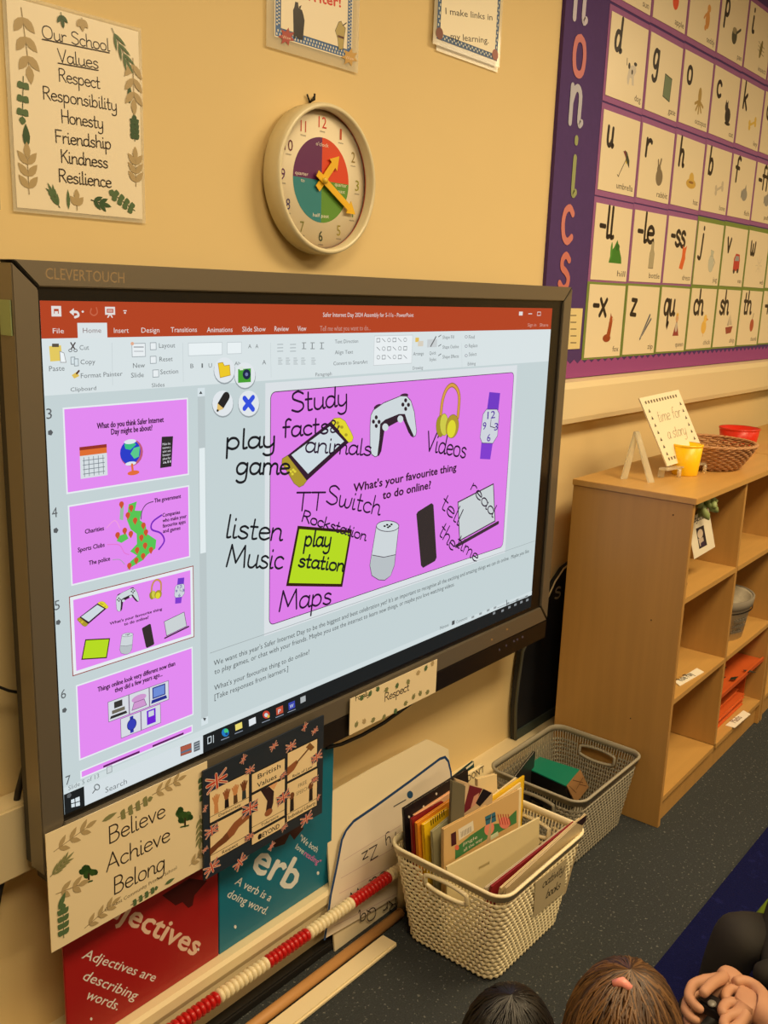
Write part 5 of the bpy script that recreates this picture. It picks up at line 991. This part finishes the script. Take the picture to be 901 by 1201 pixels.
plastic_basket('storage_basket', 'cream woven-look plastic basket full of picture books, in front', *CB, .034, (240, 228, 190), [(1.49, 1.01), (1.848, 1.01)])
GB = (1.985, 2.345, .948, 1.222, .215)
plastic_basket('storage_basket', 'grey woven-look plastic basket beside the bookshelf, almost empty', *GB, .03, (160, 154, 136), [(1.985, 1.08), (2.345, 1.08)])
# label on cream basket
yl = .866
P = [at(668, 1008, yl - .004), at(628, 1035, yl - .004), at(626, 1076, yl + .012), at(662, 1046, yl + .012)]
P = [P[2], P[3], P[0], P[1]]
t, c = quadsheet('basket_label', 'clear pocket label reading Nativity books on the front of the cream basket', 'label', P, .001, (206, 190, 152))
c.hw('Nativity', (636, 1042), (661, 1022), 8, .0028, (60, 54, 44)); c.hw('books', (640, 1054), (656, 1042), 8, .0026, (60, 54, 44)); c.flush('lettering', t)

# ------------------------------------------------------------------ books
def book(lab, A, B, z0, th, col, page=(232, 216, 180), lean=(0, 0), spine=None, draw=None, cat='book', hard=.0018, rim=None, name='book'):
    A, B = Vector(A), Vector(B); Ux = (B - A); n = Vector((Ux.y, -Ux.x, 0)).normalized()   # towards the viewer side
    if n.dot(EYE - A) < 0: n = -n
    dn = Vector((lean[0], lean[1], z0 - min(A.z, B.z)))
    t = thing(name, lab, cat, (tuple((A + B) / 2 + dn)))
    dn = dn
    def layer(nm, o0, o1, m, ins=0):
        a, b = A + Ux.normalized() * ins, B - Ux.normalized() * ins; dd = dn.normalized() * ins
        q = MB(); q.hexa([a + dn - dd - n * o1, b + dn - dd - n * o1, b + dn - dd - n * o0, a + dn - dd - n * o0, a + dd - n * o1, b + dd - n * o1, b + dd - n * o0, a + dd - n * o0], m); return q.build(nm, t, True)
    C_ = mat(col, .4); layer('front_cover', 0, hard, C_)
    if th > hard * 2.2:
        layer('pages', hard, th - hard, mat(page, .8, noise=.08, scale=300), .003); layer('back_cover', th - hard, th, C_)
        s = Ux.normalized(); e = A if spine != 'R' else B - s * .002
        q = MB(); q.hexa([e + dn - n * th, e + dn + s * .002 - n * th, e + dn + s * .002, e + dn, e - n * th, e + s * .002 - n * th, e + s * .002, e], mat(spine if isinstance(spine, tuple) else col, .4)); q.build('spine', t, True)
    c = Canvas(A + n * .0002, Ux, -dn + Ux.normalized() * dn.dot(Ux.normalized())); 
    if draw: draw(c); c.flush('cover_print', t)
    return t, c
Zb = .011
def bk(lab, pa, pb, XL, sl, th, col, ln=(.016, -.02), XR=None, **k):
    ra = ray(*pa); A = EYE + ra * (XL / ra.x); rb = ray(*pb); B = EYE + rb * ((A.y + sl * A.x) / (rb.y + sl * rb.x)) if XR is None else EYE + rb * (XR / rb.x); return book(lab, A, B, Zb, th, col, lean=ln, **k)
bk('large teal board book with a white edge at the back of the cream basket', (488, 947), (556, 893), 1.575, .03, .006, (26, 66, 70), page=(232, 226, 210), draw=lambda c: (c.line([(489, 948), (555, 895)], .006, (232, 222, 196)),))
def dots(c):
    for x, y in ((480, 958), (512, 931), (484, 975), (530, 935), (497, 946)): c.ell((x, y), 1.2, 1.6, (220, 214, 200), n=8)
bk('black picture book with white dots behind the yellow books', (474, 949), (549, 902), 1.514, .12, .007, (26, 22, 28), draw=dots)
bk('peach-paged book between the black book and the red one', (487, 957), (539, 923), 1.54, .12, .009, (222, 176, 134), page=(230, 180, 140))
bk('thin dark red book, spine facing left, in the cream basket', (483, 961), (520, 940), 1.512, .12, .006, (140, 32, 34))
bk('orange paperback right beside the dark red book', (489, 966), (530, 938), 1.516, .12, .007, (232, 150, 40))
def ydraw(c):
    for k in range(7): c.rect((505 + k * 2.5, 962 - k * 2), (506.6 + k * 2.5, 968 - k * 2), (60, 44, 20))
bk('bright yellow picture book in the left of the cream basket', (497, 968), (527, 948), 1.524, .12, .008, (240, 200, 30), draw=ydraw)
bk('pale grey-green book just in front of the yellow one', (507, 976), (530, 957), 1.526, .12, .006, (168, 164, 130))
bk('cream book with capital letters on its cover, rear middle', (545, 911), (568, 897), 1.73, .12, .01, (232, 216, 170), draw=lambda c: c.text("DON'T", (549, 917), (568, 905), 8, (60, 44, 40), .02))
bk('second cream book with stepped page edges, rear middle', (560, 914), (583, 908), 1.71, .12, .008, (226, 206, 160))
def mar(c):
    c.poly([(537, 925), (549, 918), (552, 938), (540, 950)], (214, 186, 150)); c.poly([(551, 921), (566, 925), (556, 945), (542, 956)], (110, 34, 48)); c.poly([(556, 934), (562, 930), (560, 942), (552, 948)], (206, 150, 130)); c.poly([(567, 925), (577, 930), (563, 946), (558, 942)], (26, 20, 30)); c.poly([(533, 945), (541, 944), (536, 962), (530, 965)], (60, 96, 84))
book('maroon and black picture book leaning diagonally in the cream basket', at(534, 914, 1.07), at(578, 930, 1.02), Zb, .007, (196, 170, 134), lean=(-.02, -.02), draw=mar)
bk('grey magazine leaning beside the maroon book', (530, 916), (546, 922), 1.57, .5, .008, (110, 104, 84), ln=(-.02, -.02))
for k, (pa, pb) in enumerate((((548, 957), (606, 912)), ((556, 958), (611, 918)), ((562, 960), (612, 924)))):
    bk(['rearmost of the three loose-paged story books', 'middle one of the three loose-paged story books', 'front one of the three loose-paged story books'][k] + ' behind the green cover', pa, pb, 1.672 - .004 * k, .2, .004, [(236, 220, 178), (228, 210, 164), (236, 222, 184)][k], ln=(0, -.01))
def green(c):
    c.poly([(534, 995), (552, 980), (570, 968), (590, 965), (606, 950), (606, 965), (570, 985), (534, 1008)], (66, 128, 78)); c.poly([(537.5, 973), (555, 962.5), (556, 974), (538.5, 986)], (228, 222, 206))
    for k in range(9): c.line([(541 + k * 1.4, 975.5 - k * .8), (541.3 + k * 1.4, 982 - k * .8)], .0012, (70, 70, 70))
    c.poly([(529, 978), (535, 975), (535.5, 990), (529.5, 993)], (70, 26, 40)); c.ell((574, 972), 5.5, 8, (226, 140, 120), rot=.3); c.ell((592, 965), 6.5, 7, (222, 130, 116)); c.poly([(569, 958), (581, 952), (582, 963), (570, 968)], (46, 110, 140)); c.line([(570, 962), (581, 957)], .003, (30, 40, 50)); [c.line([(584 + k * 3, 955), (587 + k * 3, 967)], .002, (170, 40, 46)) for k in range(5)]; c.ell((536, 994), 2.5, 3, (220, 110, 90)); c.text('jingle', (543, 992), (560, 983), 4, (226, 222, 206)); c.text('all the way', (544, 999), (566, 985), 4, (226, 222, 206)); c.poly([(574, 981), (584, 975), (585, 980), (575, 986)], (206, 220, 190))
bk('yellow book standing just behind the tan barcode book', (560, 948), (615.5, 910), 1.685, .2, .005, (238, 196, 36), ln=(.0, -.005), spine='R')
bk('tan picture book with barcode, green scene and two pink faces', (520, 973), (609, 926), 1.53, .2, .007, (212, 178, 122), ln=(.01, -.01), draw=green)
bk('wide pale cream folder open across the middle of the cream basket', (524, 1017), (633, 959), 1.508, .3, .004, (226, 212, 166), ln=(.02, -.0), draw=lambda c: (c.rrect((562, 1018), (574, 1012), .004, (214, 200, 152), (190, 172, 120), .0012),))
for k, (pa, pb, XL, sl, col, pg, lab) in enumerate((((570, 1042), (664, 970), 1.53, .13, (200, 186, 160), (236, 224, 196), 'thin cream-edged paperback at the front right, rearmost of its row'), ((577, 1040), (674, 964), 1.54, .12, (150, 40, 44), (236, 220, 180), 'thin red paperback in the front right row'), ((588, 1042), (681, 960), 1.55, .11, (226, 206, 160), (240, 228, 196), 'thin cream paperback in the front right row'), ((594, 1042), (688, 955), 1.55, .1, (206, 186, 146), (240, 226, 196), 'thin paperback with a dark tip sticking out furthest at front right'))):
    bk(lab, pa, pb, XL, sl, .005, col, draw=(lambda c: c.poly([(676, 965), (688, 956), (687.5, 963), (683, 968)], (50, 32, 34))) if k == 3 else None, ln=(-.008, .03), XR=1.795 + .01 * k, page=pg, spine=(150, 34, 36) if k in (1,) else None)
bk('thick pale board book nearest the label of the cream basket', (609, 1039), (676, 974), 1.605, .05, .004, (232, 214, 168), ln=(-.012, .035), XR=1.825, page=(236, 224, 190))
# grey basket contents
T4 = [atz(616, 900, .15), atz(664, 922, .15), atz(680, 903, .15), atz(626, 885.5, .15)]
t = thing('book_box', 'black box with bright teal lid lying in the grey basket', 'box', tuple(sum((v for v in T4), Vector()) / 4 - Vector((0, 0, .1))))
dz = Vector((.01, -.004, -.095)); q = MB(); q.hexa([v + dz for v in T4] + [v - Vector((0, 0, .002)) for v in T4], mat((22, 20, 22), .4)); q.build('box_body', t, True, .001)
q = MB(); q.hexa([v - Vector((0, 0, .002)) for v in T4] + [v + Vector((0, 0, .001)) for v in T4], mat((10, 128, 104), .4)); q.build('lid', t, True)
e0, e1 = T4[1] + Vector((.004, 0, 0)), T4[2] + Vector((.004, 0, 0)); sid = Vector((.045, -.01, -.07))
t, c = quadsheet('kraft_card', 'brown kraft card with ink doodles resting against the teal-lidded box', 'card', [e0 + sid, e1 + sid, e1, e0], .003, (166, 124, 80))
for a_, b_ in (((668, 922), (676, 930)), ((672, 915), (684, 918)), ((676, 926), (684, 912)), ((680, 920), (688, 922))): c.line([a_, b_], .002, (90, 60, 40))
c.flush('ink_doodle', t)
book('dark board with a white edge leaning behind the teal-lidded box', atz(604, 912, .19), atz(628, 881, .2), .013, .006, (40, 38, 40), page=(226, 220, 200), draw=None)

# ------------------------------------------------------------------ handwriting boards, tray, beads, pole, strip
lean = (Vector((0, .07, .40))).normalized()
c = Canvas((0, 1.2105, 0.002), (1, 0, 0), lean, rough=.4)
def tilt_board(name, lab, cat, outline, off, th, col, rimcol=None, rimw=.006):
    q3 = [c.P0 + c.U * u + c.V * v - c.N * off for u, v in outline]; t = thing(name, lab, cat, (sum(p_.x for p_ in q3) / len(q3), 1.215, 0)); q = MB(); q.slab(q3, -c.N * th, mat(col, .35)); q.build('board', t, True); return t
def P_(x, y): u, v = c.px((x, y)); return (u, max(v, .0))
bl = P_(381, 1101); OUT = [bl] + [P_(*p_) for p_ in ((388, 1050), (396, 1012), (401, 985), (406, 974), (415, 963), (440, 946), (480, 917), (516, 890), (522, 888), (526, 893))]
xr = OUT[-1][0] + .006; OUT += [(xr, OUT[-1][1] - .03), (xr, .0)]
c.N = c.N
t = tilt_board('handwriting_board', 'white letter board with a blue edge, upside down behind the cream basket', 'board', OUT, 0, .004, (226, 214, 196))
c.P0 = c.P0 + c.N * .0002; c.T = c.uv; c.line(OUT, .007, (30, 66, 116)); c.flush('blue_edging', t, ); c.T = c.px
for s, a_, b_, h in (('Zz', (443, 990), (425, 1001), -16), ('Yy', (466, 975), (452, 984), -14), ('Uu', (454, 1020), (434, 1032), -15), ('Vv', (424, 1039), (409, 1049), -14), ('Qq', (441, 1062), (422, 1074), -15), ('Rr', (465, 1052), (450, 1060), -14)): c.hw(s, a_, b_, 14, .0028, (40, 34, 40))
c.flush('upside_down_letters', t)
for a_, b_ in (((403, 1009), (470, 968)), ((398, 1048), (470, 1010)), ((392, 1086), (470, 1046)), ((400, 1030), (470, 990))): c.line([a_, b_], .0012, (196, 170, 170))
c.ell((481, 932), 3.5, 4.5, (40, 80, 120)); c.line([(462, 946), (476, 938)], .003, (90, 90, 90)); c.flush('ruled_line', t)
OUT2 = [P_(*p_) for p_ in ((393, 1090), (390, 1030), (385, 950), (386, 938), (392, 930), (440, 902), (504, 868), (508, 869))] + [(OUT[-1][0] + .01, P_(520, 885)[1]), (OUT[-1][0] + .01, 0)]
OUT2[0] = (OUT2[0][0], 0)
tilt_board('whiteboard_panel', 'plain cream curved-corner board behind the blue-edged letter board', 'board', OUT2, .0085, .004, (232, 218, 184))
# dark rounded tray behind the shelf
pts = [at(x, y, 1.325) for x, y in ((604, 861), (603.5, 845), (604, 828), (607, 800), (612, 765), (626, 732), (642, 702), (651, 682), (661, 667))]
x_r = 2.9
OUT3 = [(p_.x, max(p_.z, .1465)) for p_ in pts]; OUT3[0] = (OUT3[0][0], .1465); OUT3 += [(x_r - .12, .7), (x_r, .66), (x_r, .1465)]
t = thing('play_tray', 'large dark blue rounded tray with pale rim between the screen and the bookshelf', 'tray', (2.6, 1.325, .1465))
q = MB(); q.slab([(x, 1.326, z) for x, z in OUT3], (0, .014, 0), mat((16, 20, 28), .6)); q.build('tray_panel', t, True)
q = MB(); q.tube([(x, 1.324, z) for x, z in OUT3[6:-1]], .0026, mat((214, 200, 166), .4), 6); q.build('pale_rim', t, True)
q = MB(); q.tube([(x + .004, 1.3235, z) for x, z in OUT3[:7]], .005, mat((74, 76, 68), .5), 6); q.build('lower_rim', t, True)
q = MB(); q.slab([(OUT3[0][0] + .002, 1.32, .147), (x_r, 1.32, .147), (x_r, 1.32, .175), (OUT3[0][0] + .002, 1.32, .175)], (0, .006, 0), mat((54, 66, 62), .6)); q.build('lower_edge', t, True)
cc = Canvas((0, 1.3255, 0), (1, 0, 0), (0, 0, 1)); cc.hw('S', (650.5, 703), (657, 700), 12, .007, (170, 160, 140)); cc.flush('printed_letter', t)
# bead string on a rod
bs = thing('bead_bar', 'long counting rod of red and white beads in tens above the skirting', 'bead string', (1.2, 1.2, 0))
q = MB(); q.tube([(.62, 1.2, .1185), (1.6, 1.2, .1185)], .002, mat((230, 220, 190), .5), 6); q.build('cord', bs, True)
q = MB(); q.hexa([(.60, 1.178, 0), (.625, 1.178, 0), (.625, 1.222, 0), (.60, 1.222, 0), (.604, 1.19, .135), (.621, 1.19, .135), (.621, 1.21, .135), (.604, 1.21, .135)], mat((200, 160, 100), .5)); q.build('end_post', bs, True, .002)
q = MB(); q.lathe([(0, 0), (.013, .0), (.013, .106), (0, .106)], (1.596, 1.2, 0), mat((214, 198, 160), .5), 12); q.build('rest_peg', bs, True)
bm_w = MB(); BW = mat((236, 222, 184), .35); BR = mat((188, 22, 22), .3)
def beadmesh(m):
    q = MB(); n = 14; prof = [(.003, -.0058), (.009, -.0058), (.0128, -.004), (.0145, 0), (.0128, .004), (.009, .0058), (.003, .0058)]; vs = []
    for r_, h in prof:
        for k in range(n): vs.append((h, r_ * math.cos(2 * PI * k / n), r_ * math.sin(2 * PI * k / n)))
    q.add(vs, [(i * n + k, i * n + (k + 1) % n, (i + 1) * n + (k + 1) % n, (i + 1) * n + k) for i in range(6) for k in range(n)], m, True)
    me = bpy.data.meshes.new('bead'); me.from_pydata(q.v, [], q.f); me.materials.append(m); me.polygons.foreach_set('use_smooth', [True] * len(me.polygons)); return me
mw, mr = beadmesh(BW), beadmesh(BR)
edges_px = [465, 455, 411, 363, 312, 254, 190]
bx = [at(x, y, 1.2).x for x, y in ((466, 1022), (455, 1028), (412, 1059), (363, 1095), (311, 1132), (254, 1174), (196, 1216))]
x = 1.58; k = 0
def seg_col(x):
    # white | red | white | red | white | red
    for i in range(len(bx) - 1):
        if bx[i + 1] <= x <= bx[i]: return i % 2
    return (len(bx) - 1 + int((bx[-1] - x) / .117)) % 2 if x < bx[-1] else 0
while x > .64:
    m = mr if seg_col(x) == 1 else mw
    o = bpy.data.objects.new('bead', m); COL.objects.link(o); o.parent = bs; o.location = (x - 1.2, 0, .1185); o.rotation_euler = (random.uniform(0, 3), 0, 0); x -= .0118
# pole and strip on the floor
q = MB(); q.tube([(.64, 1.184, .0122), (1.57, 1.184, .0122)], .012, mat((190, 140, 84), .5, wood=2, noise=.15, scale=6), 16); o = q.build('wooden_pole'); props(o, 'light wooden pole lying on the floor along the skirting', 'pole')
q = MB(); q.box((.82, 1.124, .0005), (1.484, 1.168, .013), mat((236, 220, 180), .5)); o = q.build('white_strip', bevel=.004); props(o, 'flat cream strip lying on the carpet beside the wooden pole', 'strip')
# cables
q = MB(); P = [at(383, 877, 1.252), at(400, 873, 1.252), at(425, 862, 1.252), at(450, 848, 1.252), at(475, 830, 1.25), at(500, 812, 1.25), at(520, 800, 1.25), at(545, 788, 1.252), at(575, 770, 1.254)]
q.tube(P, .0042, DARK, 8); o = q.build('screen_cable'); props(o, 'black cable sagging beneath the screen behind the Respect sign', 'cable')
q = MB(); q.tube([at(x, y, 1.32) for x, y in ((33, 880), (29, 900), (21, 930), (17, 960), (12, 990), (5, 1020), (-2, 1050), (-12, 1110))], .0055, DARK, 8); o = q.build('wall_cable'); props(o, 'thick black cable hanging down at the far left of the screen', 'cable')
q = MB(); q.tube([at(x, y, 1.3) for x, y in ((-20, 803), (0, 806), (10, 810), (26, 813))], .0025, DARK, 6); o = q.build('thin_cable'); props(o, 'thin dark cable running behind the left side of the screen', 'cable')

# ------------------------------------------------------------------ blue mat
a, b = atz(901, 985, 0), atz(760, 1143, 0)
o = box('floor_mat', (1.25, -1.6, .0005), (4.2, .652, .012), carpet_mat((16, 20, 66), (24, 28, 80), .62, 40), bevel=.003); props(o, 'plain navy blue mat on the carpet where the children sit', 'mat')

# ------------------------------------------------------------------ people
def skinfig(name, nodes, edges, m, parent, sub=2):
    me = bpy.data.meshes.new(name); ks = list(nodes); me.from_pydata([nodes[k][0] for k in ks], [(ks.index(a), ks.index(b)) for a, b in edges], []); me.materials.append(m)
    o = bpy.data.objects.new(name, me); link(o, parent, True)
    md = o.modifiers.new('skin', 'SKIN')
    if not me.skin_vertices: raise RuntimeError('no skin layer')
    for i, k in enumerate(ks): r = nodes[k][1]; me.skin_vertices[0].data[i].radius = (r, r)
    me.skin_vertices[0].data[0].use_root = True
    sb_ = o.modifiers.new('smooth', 'SUBSURF'); sb_.levels = sub; sb_.render_levels = sub; md.use_smooth_shade = True
    return o
SKIN = mat((190, 142, 112), .55, spec=.3)
def head(t, c0, face, hair_cols, r=(.068, .082, .1), hair_len=.16, seed=1, tie=None):
    """face: horizontal direction the face looks to"""
    f = Vector((face[0], face[1], 0)).normalized(); sd = Vector((-f.y, f.x, 0)); up = Vector((0, 0, 1)); c0 = Vector(c0)
    def W(a, b, c): return c0 + sd * a + f * b + up * c
    q = MB(); n, k = 28, 20; vs = []
    for i in range(k + 1):
        ph = PI * i / k
        for j in range(n):
            th = 2 * PI * j / n; a, b, z = math.sin(ph) * math.cos(th), math.sin(ph) * math.sin(th), math.cos(ph)
            taper = 1 - .28 * max(0, -z) * (1 if b > -.2 else .6); nose = .014 * math.exp(-((a / .14) ** 2 + ((z + .12) / .16) ** 2)) * (b > 0)
            sock = -.006 * math.exp(-(((abs(a) - .36) / .16) ** 2 + ((z - .02) / .12) ** 2)) * (b > 0)
            vs.append(W(r[0] * a * taper, r[1] * b * (1 - .1 * max(0, -z)) + nose + sock, r[2] * z))
    q.add(vs, [(i * n + j, (i + 1) * n + j, (i + 1) * n + (j + 1) % n, i * n + (j + 1) % n) for i in range(k) for j in range(n)], SKIN, True); q.build('head', t, True)
    for s_ in (1, -1):
        q = MB(); q.sph(W(s_ * .025, r[1] * .80, .002), (.0105, .0105, .0085), mat((240, 236, 230), .2)); q.sph(W(s_ * .025, r[1] * .80 + .0072, .002), .0045, mat((60, 36, 22), .2)); q.build('eye', t, True)
        q = MB(); q.sph(W(s_ * r[0] * .98, -.004, -.008), (.009, .014, .02), SKIN); q.build('ear', t, True)
    q = MB(); q.tube([W(-.018, r[1] * .86, -.045), W(0, r[1] * .93, -.047), W(.018, r[1] * .86, -.045)], [.002, .005, .002], mat((190, 100, 92), .5), 8); q.build('mouth', t, True)
    rg = random.Random(seed); H = [mat(c_, .42, noise=.2, scale=60, spec=.5) for c_ in hair_cols]
    q = MB(); vs = []; R2 = [v * 1.05 for v in r]
    for i in range(13):
        for j in range(n):
            th = 2 * PI * j / n; fr = max(0, math.sin(th)); ph = (PI * .62 - fr ** 2 * PI * .27) * i / 12
            vs.append(W(R2[0] * math.sin(ph) * math.cos(th), R2[1] * math.sin(ph) * math.sin(th) - .004, R2[2] * math.cos(ph)))
    q.add(vs, [(i * n + j, (i + 1) * n + j, (i + 1) * n + (j + 1) % n, i * n + (j + 1) % n) for i in range(12) for j in range(n)], H[0], True); q.sph(W(0, -.004, r[2] * 1.045), (.012, .012, .006), H[0]); q.build('hair_cap', t, True)
    q = MB()
    for i in range(520):
        th = rg.uniform(0, 2 * PI); fr = max(0, math.sin(th)); e = 1.06 + rg.uniform(0, .05); m_ = H[rg.randrange(len(H))]
        pe = PI * .6 - fr ** 2 * PI * .27 if fr > .55 else PI * .58; pts = []; th0 = th
        for s_ in range(8):
            u = s_ / 7; ph = pe * u; tt = th + .25 * math.sin(3 * u + i); pts.append(W(r[0] * e * math.sin(ph) * math.cos(tt), r[1] * e * math.sin(ph) * math.sin(tt) - .004, r[2] * e * math.cos(ph)))
        if fr < .3: pts += [pts[-1] + up * (-hair_len * k_ / 3) + f * (-.004 * k_) for k_ in (1, 2, 3)]
        q.tube(pts, [.0022] * (len(pts) - 1) + [.0006], m_, 3, False)
    q.build('hair', t, True, kind='stuff')
    if tie:
        q = MB(); p_ = W(*tie); q.tube([p_ + sd * -.010, p_ + up * .006, p_ + sd * .010], [.005, .0062, .005], mat((236, 150, 140), .4), 8); q.build('hair_clip', t, True, label='small pink hair clip')
    return W
def seated(t, W, pel, neck, face, top, trouser, knees, feet, hands=None, sh_w=.115):
    f = Vector((face[0], face[1], 0)).normalized(); sd = Vector((-f.y, f.x, 0)); pel, neck = Vector(pel), Vector(neck); ch = pel.lerp(neck, .68)
    N = {'belly': (pel + Vector((0, 0, .04)), .09), 'pel': (pel, .1), 'chest': (ch, .088), 'neckb': (pel.lerp(neck, .92), .05)}
    E_ = [('belly', 'pel'), ('belly', 'chest'), ('chest', 'neckb')]
    Sk = {'n0': (pel.lerp(neck, .9), .034), 'n1': (neck + Vector((0, 0, .03)), .032)}
    for i, s_ in enumerate((1, -1)):
        sh = ch + sd * s_ * sh_w * .8 + Vector((0, 0, .05)); hd = Vector(hands[i]) if hands else pel + f * .2 + sd * s_ * .06 + Vector((0, 0, .03)); el = sh.lerp(hd, .5) + Vector((0, 0, -.07)) + sd * s_ * .04
        N['s%d' % i] = (sh, .042); N['e%d' % i] = (el, .034); N['w%d' % i] = (el.lerp(hd, .85), .026); E_ += [('chest', 's%d' % i), ('s%d' % i, 'e%d' % i), ('e%d' % i, 'w%d' % i)]
    skinfig('jumper', N, E_, mat(top, .85, noise=.1, scale=80), t)
    skinfig('neck', Sk, [('n0', 'n1')], SKIN, t)
    L = {'p': (pel + Vector((0, 0, -.0)), .095)}; E2 = []
    for i in (0, 1):
        k_, f_ = Vector(knees[i]), Vector(feet[i]); hip = pel + sd * (.055 if i == 0 else -.055) + f * .03
        L['h%d' % i] = (hip, .078); L['k%d' % i] = (k_, .055); L['m%d' % i] = (k_.lerp(f_, .5), .045); L['a%d' % i] = (f_ + Vector((0, 0, .04)), .036); E2 += [('p', 'h%d' % i), ('h%d' % i, 'k%d' % i), ('k%d' % i, 'm%d' % i), ('m%d' % i, 'a%d' % i)]
        q = MB(); q.sph(f_ + f * .03 + Vector((0, 0, .035)), (.04 + .03 * abs(f.x), .04 + .03 * abs(f.y), .032), mat((24, 22, 24), .4), 16, 10); q.build('shoe', t, True)
    skinfig('trousers', L, E2, mat(trouser, .8), t)
def handmesh(t, chains, m=SKIN):
    N, E_ = {}, []
    for ci, (root, pts) in enumerate(chains):
        prev = root
        for pi, (x, y, z, r_) in enumerate(pts):
            k = 'c%d_%d' % (ci, pi) if not (ci == 0) else 'p%d' % pi
            N[k] = (atz(x, y, z), r_)
            if prev: E_.append((prev, k))
            prev = k
    return skinfig('hand', N, E_, m, t, 2)
def simple_hand(t, c0, d, s_=1):
    c0 = Vector(c0); d = Vector(d).normalized(); sd = Vector((-d.y, d.x, 0)).normalized(); N = {'w': (c0 - d * .03, .02), 'p': (c0, .022)}; E_ = [('w', 'p')]
    for k in range(4):
        a = (k - 1.5) * .014; L = (.045, .052, .048, .038)[k]; b0 = c0 + d * .025 + sd * a; N['a%d' % k] = (b0, .0075); N['b%d' % k] = (b0 + d * L * .5 + Vector((0, 0, -.006)), .0068); N['d%d' % k] = (b0 + d * L * .85 + Vector((0, 0, -.022)), .006); E_ += [('p', 'a%d' % k), ('a%d' % k, 'b%d' % k), ('b%d' % k, 'd%d' % k)]
    N['t0'] = (c0 + sd * s_ * .026, .009); N['t1'] = (c0 + sd * s_ * .036 + d * .025, .008); E_ += [('p', 't0'), ('t0', 't1')]
    skinfig('hand', N, E_, SKIN, t)
BRN = [(74, 50, 30), (112, 80, 48), (54, 36, 24), (90, 62, 36)]
t = thing('person', 'child with long brown hair and a small pink clip, seen from above', 'person', (.97, .33, 0))
W = head(t, (.985, .385, .53), (-.95, -.3), BRN, tie=(-.006, .02, .104), hair_len=.17)
seated(t, W, (1.02, .3, .105), (.995, .375, .41), (-.95, -.3), (28, 28, 34), (30, 30, 34), [(.80, .10, .12), (.77, .36, .12)], [(.86, .28, 0), (.84, .16, 0)], hands=[(.83, .2, .2), (.82, .34, .2)])
simple_hand(t, (.815, .205, .2), (-.9, -.1, -.2)); simple_hand(t, (.80, .335, .2), (-.9, -.1, -.2), -1)
t = thing('person', 'child with dark hair leaning low, left of the child with brown hair', 'person', (.95, .5, 0))
W = head(t, (1.055, .585, .342), (.9, .3), [(16, 13, 12), (24, 18, 15), (12, 10, 10)], hair_len=.05, seed=4)
seated(t, W, (.88, .65, .105), (1.02, .59, .25), (.9, .2), (26, 26, 32), (30, 30, 34), [(1.0, .78, .1), (1.05, .56, .07)], [(1.02, .70, 0), (1.0, .62, 0)], hands=[(1.1, .64, .07), (1.1, .53, .07)])
simple_hand(t, (1.115, .645, .06), (.9, .1, -.2)); simple_hand(t, (1.115, .525, .06), (.9, .1, -.2), -1)
t = thing('person', 'child with black sleeves and lime top, hands clasped round a small gadget', 'person', (1.85, .33, 0))
W = head(t, (1.88, .28, .60), (-.95, .2), [(60, 42, 30), (80, 56, 38)], hair_len=.03, seed=9)
seated(t, W, (1.93, .31, .105), (1.89, .29, .49), (-.95, .2), (26, 24, 20), (30, 27, 24), [(1.70, .20, .26), (1.685, .455, .265)], [(1.62, .14, .012), (1.72, .50, .012)], hands=[(1.60, .425, .235), (1.585, .345, .235)])
q = MB(); q.tube([(1.90, .42, .25), (1.862, .425, .2), (1.87, .42, .12)], [.03, .05, .03], mat((150, 190, 40), .6), 10); q.build('lime_shirt_edge', t, True, label='lime green edge of a top')
handmesh(t, [(None, [(872, 1150, .235, .024), (852, 1154, .238, .026), (838, 1156, .24, .021)]),
             ('p2', [(826, 1150, .25, .0115), (812, 1155, .25, .0105), (807, 1169, .248, .0098), (817, 1181, .246, .009), (826, 1187, .245, .0075)]),
             ('p2', [(826, 1160, .236, .011), (808, 1170, .232, .0102), (803, 1184, .23, .0095), (812, 1195, .229, .0085), (822, 1199, .228, .0075)]),
             ('p2', [(828, 1170, .222, .0105), (810, 1184, .216, .0095), (806, 1198, .213, .009), (816, 1208, .212, .008)]),
             ('p2', [(832, 1178, .21, .0095), (816, 1198, .202, .0085), (816, 1212, .2, .0078), (824, 1218, .2, .007)]),
             ('p1', [(850, 1146, .256, .0125), (836, 1153, .268, .0112), (823, 1167, .268, .0095)])])
handmesh(t, [(None, [(925, 1215, .245, .03), (903, 1194, .245, .03), (882, 1178, .245, .028)]),
             ('p2', [(868, 1160, .25, .0115), (856, 1160, .25, .0105), (850, 1168, .25, .0098), (854, 1176, .25, .0085)]),
             ('p2', [(864, 1176, .25, .0115), (852, 1176, .25, .0105), (846, 1186, .25, .0098), (852, 1192, .25, .0085)]),
             ('p2', [(864, 1190, .246, .011), (852, 1192, .245, .010), (848, 1202, .245, .0095), (854, 1208, .245, .008)]),
             ('p2', [(868, 1202, .24, .0105), (856, 1208, .238, .0095), (852, 1216, .238, .0085), (858, 1222, .238, .0075)]),
             ('p1', [(886, 1156, .256, .013), (872, 1150, .26, .0115), (860, 1152, .262, .0095)])])
g0 = atz(839, 1182, .236); gt = thing('small_gadget', 'small black and grey gadget held between the two clasped hands', 'toy', tuple(g0))
q = MB(); q.box((-.018, -.03, -.012), (.018, .028, .012), mat((22, 20, 22), .35)); q.build('gadget_body', gt, False, .005)
for a_ in ((-.008, .004), (-.004, -.016)): q = MB(); q.sph((a_[0], a_[1], .0115), (.009, .008, .004), mat((120, 118, 112), .35)); q.build('grey_button', gt)
